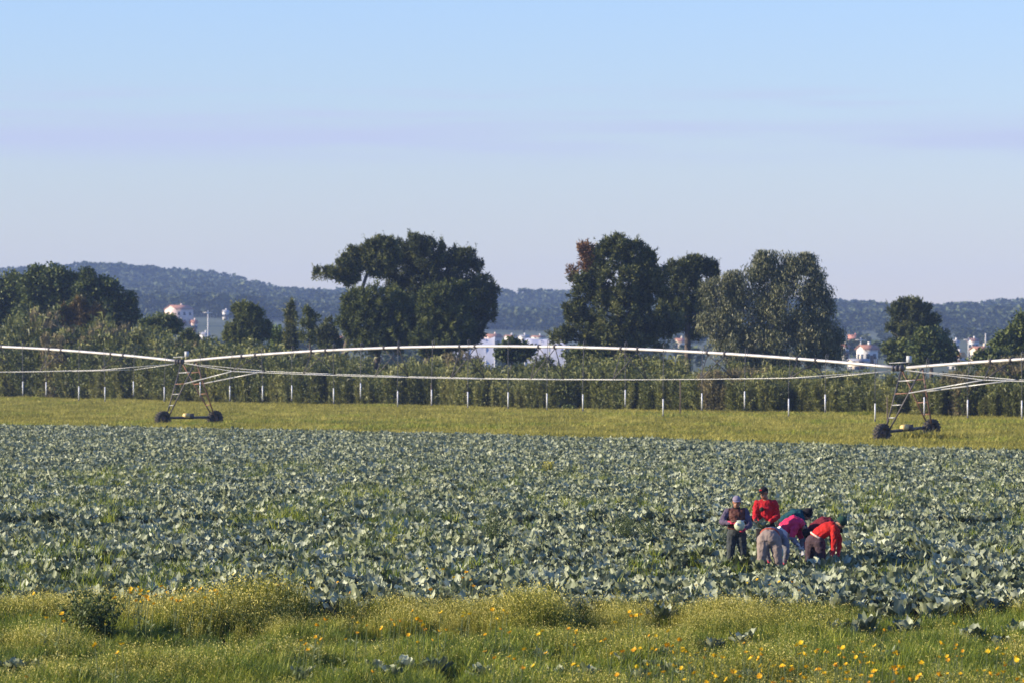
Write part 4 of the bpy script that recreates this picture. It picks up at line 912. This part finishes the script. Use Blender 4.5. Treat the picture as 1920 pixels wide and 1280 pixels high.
def ell(mb, c, r, X=(1, 0, 0), Y=(0, 1, 0), Z=(0, 0, 1), n=14, k=9, lo=0.0, hi=1.0, cut=True):
    V = []
    for i in range(k + 1):
        ph = math.pi*(lo + (hi - lo)*i/k)
        for j in range(n):
            a = 2*math.pi*j/n; V.append(np.asarray(c) + r[0]*math.sin(ph)*math.cos(a)*np.asarray(X) + r[1]*math.sin(ph)*math.sin(a)*np.asarray(Y) + r[2]*math.cos(ph)*np.asarray(Z))
    f = [(i*n + j, (i+1)*n + j, (i+1)*n + (j+1) % n, i*n + (j+1) % n) for i in range(k) for j in range(n)]
    mb.add(np.array(V), f)
def ball(mb, c, r): ell(mb, c, (r, r, r), n=10, k=6)
def limb(mb, pts, rad):
    pts = [np.asarray(p, float) for p in pts]
    for i in range(len(pts) - 1): mb.tube([pts[i], pts[i]*.5 + pts[i+1]*.5, pts[i+1]], [rad[i], (rad[i] + rad[i+1])/2*1.02, rad[i+1]], 10)
    for p, r in zip(pts, rad): ball(mb, p, r*.99)
def organic(mb, name, mat, parent, vox, folds=0.0, sm=4):
    o = mb.build(name, mat, parent, True)
    r = o.modifiers.new('merge', 'REMESH'); r.mode = 'VOXEL'; r.voxel_size = vox; r.use_smooth_shade = True
    s = o.modifiers.new('soften', 'SMOOTH'); s.iterations = sm; s.factor = .5
    if folds:
        d = o.modifiers.new('folds', 'DISPLACE'); d.texture = FOLD; d.strength = folds; d.mid_level = .5; d.texture_coords = 'GLOBAL'
    return o
def hand_geo(mb, w, d, pn, side, curl=.9, r=.0095):
    """palm, four unequal bent fingers, thumb leaving the side of the palm"""
    d = nrm(d); pn = nrm(np.asarray(pn) - d*np.dot(pn, d)); lt = np.cross(d, pn)*side
    pc = w + d*.045; ell(mb, pc, (.040, .017, .052), lt, pn, d, 10, 7)
    mb.tube([w - d*.03, w + d*.02], [.028, .030], 9)
    for k, (off, L) in enumerate(((-.030, .072), (-.010, .084), (.010, .079), (.029, .060))):
        b = pc + d*.042 + lt*off; a1 = curl*.5; e1 = b + (d*math.cos(a1) + pn*math.sin(a1))*L*.42; a2 = curl*1.3; e2 = e1 + (d*math.cos(a2) + pn*math.sin(a2))*L*.33; a3 = curl*1.9; e3 = e2 + (d*math.cos(a3) + pn*math.sin(a3))*L*.25
        limb(mb, [b, e1, e2, e3], [r*1.1, r, r*.95, r*.8])
    b = pc - lt*.034 - d*.022; e1 = b - lt*.026 + d*.024 + pn*.008; e2 = e1 - lt*.006 + d*.026 + pn*.016; limb(mb, [b, e1, e2], [r*1.25, r*1.1, r*.9])
def person(label, px, Y, J, lat, hf, parts, hat=None, gl=None, rz=0):
    """J joints in metres from the point on the ground; hf = where the face points"""
    o = empty('person', (GX(px, Y), Y, 0), label, 'person'); J = {k: np.array(v, float) for k, v in J.items()}; lat = nrm(lat)
    hf = nrm(hf); hu = nrm(J['head'] - J['neck']); hu = nrm(hu - hf*np.dot(hu, hf)*.7); hl = nrm(np.cross(hf, hu)); hu = np.cross(hl, hf); hc = J['head']
    sp_ = [J['pel'], J['waist'], J['chest'], J['sho'], J['neck']]
    ch = J['chest']; arms = [('l', -1), ('r', 1)]
    # body: one continuous skin surface
    b = MB(); etube(b, sp_, [.145, .125, .15, .12, .05], [.10, .09, .10, .075, .05], lat)
    b.tube([J['sho'], J['neck'], hc - hu*.02], [.066, .062, .062], 10)
    ell(b, hc + hu*.025 - hf*.008, (.076, .094, .100), hl, hf, hu); ell(b, hc + hf*.028 - hu*.055, (.064, .066, .066), hl, hf, hu)
    ell(b, hc + hf*.094 - hu*.018, (.014, .022, .026), hl, hf, hu, 8, 6); ell(b, hc + hf*.078 + hu*.028, (.05, .018, .012), hl, hf, hu, 8, 6)
    for s in (-1, 1): ell(b, hc + hl*s*.078 - hu*.005, (.012, .022, .032), hl, hf, hu, 8, 6)
    for k, s in arms:
        limb(b, [J[k+'s'], J[k+'e'], J[k+'h']], [.052, .042, .031])
        if not gl: hand_geo(b, J[k+'h'], J[k+'h'] - J[k+'e'] + np.array([0, 0, -.05]), J.get(k+'n', ch - J[k+'h']), s)
        limb(b, [J[k+'hip'], J[k+'kn'], J[k+'an']], [.085, .058, .045])
    organic(b, 'body', M_skin, o, .009, 0, 3)
    for s in (-1, 1):
        m = MB(); ell(m, hc + hf*.083 + hl*s*.032 + hu*.006, (.012, .008, .007), hl, hf, hu, 8, 6); m.build('eye', M_eye, o, True)
    m = MB(); ell(m, hc + hf*.087 - hu*.062, (.022, .008, .006), hl, hf, hu, 8, 6); m.build('mouth', M_lip, o, True)
    m = MB(); ell(m, hc + hu*.035 - hf*.030, (.083, .085, .096), hl, hf, hu); organic(m, 'hair', M_hair, o, .012)
    for pt in parts:
        kind, mat = pt[0], pt[1]; g = pt[2] if len(pt) > 2 else 1.0; m = MB()
        if kind in ('sweater', 'jacket', 'vest'):
            e = .012 if kind == 'sweater' else .030
            P = [J['pel']*.65 + J['waist']*.35] + sp_[1:4] + [J['sho']*.35 + J['neck']*.65]
            etube(m, P, [.165*g + e, .155*g + e, .182*g + e, .172*g + e, .075 + e], [.125*g + e, .118*g + e, .125*g + e, .095*g + e, .068 + e], lat)
            for k, s in arms: limb(m, [J['sho']*.8 + ch*.2, J[k+'s']*.9 + ch*.1], [.085, .080])
            if kind == 'vest':
                for k, s in arms: ball(m, J[k+'s']*.9 + ch*.1, .082)
            else:
                for k, s in arms:
                    w = J[k+'e']*.12 + J[k+'h']*.88 if kind == 'sweater' else J[k+'e']*.9 + J[k+'h']*.1
                    if kind == 'jacket': limb(m, [J[k+'s'], J[k+'e']*.85 + J[k+'s']*.15], [.085, .072])
                    else: limb(m, [J[k+'s'], J[k+'e'], w], [.076, .062, .047])
            organic(m, kind, mat, o, .013, .048, 2)
        elif kind == 'trousers':
            ell(m, J['pel'], (.185*g, .145*g, .15*g), lat, nrm(np.cross(J['waist'] - J['pel'], lat)), nrm(J['waist'] - J['pel']))
            etube(m, [J['pel'], J['pel']*.5 + J['waist']*.5, J['waist']*.85 + J['pel']*.15], [.18*g, .17*g, .16*g], [.14*g, .13*g, .125*g], lat)
            for k, s in arms: limb(m, [J[k+'hip'], J[k+'hip']*.45 + J[k+'kn']*.55, J[k+'kn'], J[k+'an']], [.122*g, .100*g, .078*g, .066])
            organic(m, 'trousers', mat, o, .014, .040, 2)
            for k, s in arms:
                q = MB(); a = J[k+'an']; tf = nrm(np.array([hf[0], hf[1], 0])); limb(q, [a + [0, 0, .1], a + [0, 0, -.02], a*[1, 1, 0] + [0, 0, .045] + tf*.15], [.06, .055, .045]); organic(q, 'boot', M_boot, o, .014)
        elif kind == 'waistband':
            a, b2 = J['pel']*.45 + J['waist']*.55, J['pel']*.15 + J['waist']*.85
            etube(m, [a, a*.5 + b2*.5, b2], [.182*g, .185*g, .180*g], [.150*g, .152*g, .148*g], lat); organic(m, 'waistband', mat, o, .013, .01, 2)
        elif kind == 'collar':
            etube(m, [J['sho']*.4 + J['neck']*.6, J['neck'] + hu*.01], [.085, .075], [.085, .075], lat); organic(m, 'collar', mat, o, .012)
    if gl:
        for k, s in arms:
            m = MB(); hand_geo(m, J[k+'h'], J[k+'h'] - J[k+'e'] + np.array([0, 0, -.05]), J.get(k+'n', ch - J[k+'h']), s, .9, .012)
            dd = nrm(J[k+'h'] - J[k+'e']); m.tube([J[k+'h'] - dd*.09, J[k+'h'] + dd*.01], [.050, .040], 10); organic(m, 'glove', gl, o, .008, 0, 2)
    if hat:
        kind, mat = hat[0], hat[1]; m = MB()
        if kind == 'cap':
            ell(m, hc + hu*.052 - hf*.008, (.090, .106, .088), hl, hf, hu, 18, 8, 0, .5)
            cp = m.build('cap', mat, o, True); so = cp.modifiers.new('thick', 'SOLIDIFY'); so.thickness = .006
            m = MB(); V = []
            for i in range(9):
                a = math.pi*(.12 + .76*i/8); V.append(hc + hu*.056 + hl*.086*math.cos(a) + hf*(.098*math.sin(a))); V.append(hc + hu*(.044 + .006*math.sin(a)) + hl*.080*math.cos(a) + hf*(.10*math.sin(a) + .075*math.sin(a)**.6))
            m.add(V, [(2*i, 2*i+1, 2*i+3, 2*i+2) for i in range(8)]); br = m.build('brim', mat, cp, True); so = br.modifiers.new('thick', 'SOLIDIFY'); so.thickness = .006
            if len(hat) > 2:
                for s in (-1, 1):
                    m = MB(); q = hc + hf*.098 + hu*.088 + hl*s*.020; m.add([q - hl*.014*s + hu*.014, q + hl*.014*s + hu*.014, q + hl*.004*s - hu*.016 + hf*.012, q - hl*.012*s - hu*.004 + hf*.010], [(0, 1, 2, 3)])
                    em = m.build('emblem', hat[2], cp); so = em.modifiers.new('thick', 'SOLIDIFY'); so.thickness = .012; so.offset = 0
        else:
            ell(m, hc + hu*.015 - hf*.012, (.096, .112, .135), hl, hf, hu, 16, 8, 0, .5); m.tube([hc - hu*.02 - hf*.022, hc + hu*.03 - hf*.014], [.098, .103], 16)
            h = organic(m, 'beanie', mat, o, .010, .008); q = MB(); ball(q, hc + hu*.155 - hf*.01, .03); organic(q, 'bobble', mat, h, .010, .01)
    return o, hl, hf, hu, hc
M_boot = cloth('muddy_rubber_boot', (0.03, 0.028, 0.024), .6)
M_pinkg = cloth('pink_red_glove', (0.62, 0.06, 0.10), .6)
M_redg = cloth('red_glove', (0.60, 0.045, 0.05), .6)
M_whiteg = cloth('pale_grey_glove', (0.50, 0.50, 0.52), .6)
M_red = cloth('bright_red_knit', (0.48, 0.018, 0.024)); M_black = cloth('black_cotton', (0.014, 0.013, 0.016))
M_lilac = cloth('faded_lilac_knit', (0.105, 0.085, 0.125)); M_vest = cloth('dark_brown_quilt', (0.105, 0.040, 0.030), .6)
M_slate = cloth('dark_slate_cotton', (0.052, 0.058, 0.058)); M_capl = cloth('faded_lilac_cap', (0.27, 0.23, 0.29))
M_taupe = cloth('taupe_tracksuit', (0.25, 0.195, 0.165), .85, .15); M_greyk = cloth('grey_blue_knit', (0.17, 0.17, 0.20))
M_brick = cloth('brick_red_cotton', (0.38, 0.085, 0.05)); M_pinkj = cloth('pink_red_shell', (0.60, 0.030, 0.095), .5)
M_offw = cloth('off_white_cotton', (0.66, 0.62, 0.58)); M_teal = cloth('dark_teal_fleece', (0.012, 0.062, 0.078))
M_plum = cloth('plum_brown_cotton', (0.065, 0.042, 0.050)); M_burg = cloth('burgundy_knit', (0.155, 0.018, 0.026)); M_beanie = cloth('bottle_green_knit', (0.022, 0.060, 0.040)); M_beige = cloth('beige_cotton', (0.70, 0.56, 0.43))
M_orange_red = cloth('orange_red_knit', (0.50, 0.022, 0.018)); M_redmark = cloth('red_stitching', (0.55, 0.02, 0.03)); M_darkmark = cloth('dark_green_print', (0.03, 0.035, 0.025))

person('harvester in brown vest and lilac cap holding a cabbage', 1381, 89.0, dict(pel=(0, 0, .94), waist=(0, -.01, 1.08), chest=(0, 0, 1.26), sho=(0, 0, 1.37), neck=(0, -.015, 1.44), head=(.0, -.045, 1.545),
    ls=(-.185, 0, 1.355), le=(-.315, -.08, 1.13), lh=(-.12, -.27, 1.125), rs=(.185, 0, 1.355), re=(.265, -.07, 1.07), rh=(.13, -.27, .99), lhip=(-.09, 0, .88), rhip=(.09, 0, .88), lkn=(-.13, -.03, .48), rkn=(.13, -.02, .48), lan=(-.14, .03, .09), ran=(.15, .04, .09), ln=(.3, -.3, 0), rn=(0, -.3, 1)),
    (1, 0, 0), (-.12, -.97, -.20), [('sweater', M_lilac), ('vest', M_vest), ('trousers', M_slate), ('collar', M_black)], ('cap', M_capl), M_pinkg)
o, *_ = person('harvester in red sweater and black cap standing upright with leaves', 1436, 91.0, dict(pel=(0, 0, 1.02), waist=(0, 0, 1.17), chest=(0, 0, 1.37), sho=(0, 0, 1.48), neck=(-.01, -.015, 1.555), head=(-.04, -.04, 1.665),
    ls=(-.185, 0, 1.46), le=(-.235, -.08, 1.20), lh=(-.25, -.28, 1.11), rs=(.185, .01, 1.46), re=(.255, -.06, 1.18), rh=(.06, -.28, 1.06), lhip=(-.09, 0, .95), rhip=(.09, 0, .95), lkn=(-.12, -.04, .52), rkn=(.12, -.02, .52), lan=(-.13, .03, .09), ran=(.14, .04, .09), ln=(.6, -.1, .4), rn=(-.4, -.2, .8)),
    (1, .05, 0), (-.62, -.76, -.18), [('sweater', M_red), ('trousers', M_black)], ('cap', M_black, M_redmark), None)
m = MB(); m.tube([(-.095, -.150, 1.33), (-.095, -.166, 1.33)], .05, 12); m.build('emblem', M_darkmark, o)
person('harvester in taupe trousers bending away from the camera', 1442, 87.0, dict(pel=(0, 0, .88), waist=(.03, .17, .98), chest=(.12, .40, .95), sho=(.17, .53, .88), neck=(.2, .61, .82), head=(.23, .70, .74),
    ls=(0, .52, .86), le=(-.02, .52, .58), lh=(.05, .60, .36), rs=(.33, .42, .85), re=(.385, .36, .60), rh=(.34, .42, .36), lhip=(-.115, 0, .84), rhip=(.115, 0, .84), lkn=(-.155, -.05, .47), rkn=(.18, -.05, .47), lan=(-.17, .05, .09), ran=(.24, .05, .09)),
    (.95, -.25, 0), (.3, .5, -.8), [('sweater', M_greyk, 1.05), ('trousers', M_taupe, 1.18), ('waistband', M_brick, 1.12)], None, M_pinkg)
person('harvester in pink red jacket bending over in the middle', 1468, 89.4, dict(pel=(0, 0, .92), waist=(.09, 0, 1.03), chest=(.25, -.02, 1.11), sho=(.36, -.04, 1.06), neck=(.43, -.05, .98), head=(.49, -.07, .88),
    ls=(.33, .16, 1.03), le=(.40, .2, .75), lh=(.42, .1, .52), rs=(.24, -.20, 1.01), re=(.17, -.25, .80), rh=(.31, -.26, .64), lhip=(0, .1, .88), rhip=(0, -.1, .88), lkn=(.06, .13, .48), rkn=(.06, -.12, .48), lan=(0, .13, .09), ran=(0, -.12, .09)),
    (.15, -1, 0), (.5, -.1, -.85), [('sweater', M_greyk), ('jacket', M_pinkj, 1.06), ('trousers', M_offw)], ('cap', M_black), M_whiteg)
person('harvester in dark teal jacket and dark cap bending behind the pink jacket', 1468, 91.4, dict(pel=(0, 0, .95), waist=(.09, 0, 1.07), chest=(.27, 0, 1.19), sho=(.39, -.01, 1.20), neck=(.45, -.02, 1.20), head=(.515, -.03, 1.20),
    ls=(.37, .18, 1.16), le=(.5, .2, .85), lh=(.48, .1, .6), rs=(.38, -.18, 1.14), re=(.47, -.22, .86), rh=(.44, -.24, .6), lhip=(0, .1, .9), rhip=(0, -.1, .9), lkn=(.05, .13, .5), rkn=(.05, -.12, .5), lan=(0, .13, .09), ran=(0, -.12, .09)),
    (.1, -1, 0), (.75, -.1, -.65), [('sweater', M_teal, 1.1), ('trousers', M_black)], ('beanie', M_black), M_redg)
person('harvester in orange red sweater and green beanie bending on the right', 1528, 88.0, dict(pel=(0, 0, .80), waist=(.07, -.01, .92), chest=(.25, -.03, 1.03), sho=(.38, -.04, 1.09), neck=(.45, -.05, 1.12), head=(.535, -.07, 1.16),
    ls=(.42, .14, 1.06), le=(.52, .16, .80), lh=(.49, .02, .56), rs=(.38, -.20, 1.05), re=(.375, -.26, .80), rh=(.36, -.28, .56), lhip=(-.07, .09, .77), rhip=(.08, -.10, .77), lkn=(-.11, .08, .45), rkn=(.13, -.14, .45), lan=(-.16, .1, .09), ran=(.10, -.1, .09)),
    (.3, -1, 0), (.70, -.25, -.68), [('sweater', M_orange_red, 1.08), ('trousers', M_plum, 1.08), ('waistband', M_beige, 1.1)], ('beanie', M_beanie), M_redg)
person('harvester in burgundy sweater mostly hidden behind the orange red one', 1522, 89.7, dict(pel=(0, 0, .86), waist=(.09, 0, .99), chest=(.27, 0, 1.09), sho=(.38, 0, 1.09), neck=(.45, .02, 1.06), head=(.52, .05, 1.0),
    ls=(.38, .18, 1.05), le=(.45, .2, .8), lh=(.44, .1, .55), rs=(.38, -.16, 1.03), re=(.45, -.18, .8), rh=(.44, -.1, .55), lhip=(0, .1, .82), rhip=(0, -.1, .82), lkn=(.05, .12, .47), rkn=(.05, -.12, .47), lan=(0, .12, .09), ran=(0, -.12, .09)),
    (.1, -1, 0), (.6, 0, -.8), [('sweater', M_burg, 1.08), ('trousers', M_plum)], ('cap', M_black), M_redg)

# what they hold
ax_, ay_ = GX(1381, 89.0), 89.0
c = empty('cut_cabbage', (ax_ + .045, ay_ - .345, 1.075), 'pale green cut cabbage head in the hands of the vested harvester', 'cabbage')
m = MB(); ell(m, (0, 0, 0), (.112, .105, .100), n=16, k=10); hd = m.build('head', M_head, c, True)
for i in range(5):
    m = MB(); a = i*1.257; d = np.array([math.cos(a), .3*math.sin(a) - .2, math.sin(a)]); ell(m, nrm(d)*.018, (.104, .100, .097), n=12, k=5, X=nrm(np.cross(d, (0, 1, .1))), Y=nrm(np.cross(d, np.cross(d, (0, 1, .1)))), Z=nrm(d), lo=0, hi=.38); m.build('wrapper_leaf', M_head, c, True)
m = MB(); m.tube([(-.05, -.095, .03), (-.058, -.125, .042)], .026, 10); m.build('cut_stalk', M_offw, c, True)
M_blade = mat_plain('bright_knife_blade', (0.75, 0.76, 0.78), .25, .05, 4, .9)
k = empty('harvest_knife', (ax_ - .02, ay_ - .38, 1.165), 'broad steel knife held above the cut cabbage', 'knife')
m = MB(); v = [(0, 0, -.015), (.15, -.01, -.012), (.18, -.012, .012), (0, 0, .016)]; m.add([(a, b - .002, c_) for a, b, c_ in v] + [(a, b + .002, c_) for a, b, c_ in v], [(0, 1, 2, 3), (7, 6, 5, 4), (0, 4, 5, 1), (1, 5, 6, 2), (2, 6, 7, 3), (3, 7, 4, 0)]); m.build('blade', M_blade, k)
m = MB(); m.tube([(.01, 0, 0), (-.06, .03, -.005), (-.11, .06, -.01)], [.013, .015, .013], 8); m.build('handle', M_wood, k, True)
b_ = bpy.data.objects.new('leafy_cabbage', heart_me[1]); COL.objects.link(b_); b_.location = (GX(1436, 91.0) - .11, 90.60, .93); b_.scale = (.55, .55, .5); b_.rotation_euler = (.5, .2, 0)
tag(b_, 'leafy blue-green cabbage held by the harvester in red sweater', 'cabbage')
for i in range(8):
    c = bpy.data.objects.new('leaf', leaf_me[i]); COL.objects.link(c); c.parent = b_; c.rotation_euler = (0, random.gauss(.1, .1), i*.785)


# ------------------------------------------------------------------ air
hz, t, b = new_mat('haze_air'); t.nodes.remove(b)
pv = t.nodes.new('ShaderNodeVolumePrincipled'); pv.inputs['Color'].default_value = (0.44, 0.61, 0.97, 1); pv.inputs['Density'].default_value = 0.00012
pv.inputs['Density Attribute'].default_value = ''; pv.inputs['Temperature Attribute'].default_value = ''; pv.inputs['Color Attribute'].default_value = ''
t.links.new(pv.outputs[0], t.nodes['Material Output'].inputs['Volume'])
mb = MB(); mb.box((0, 2120, 44), (3200, 4360, 90))
o = mb.build('haze', hz); o['kind'] = 'stuff'; o['label'] = 'thin bluish haze in the air over the plain'
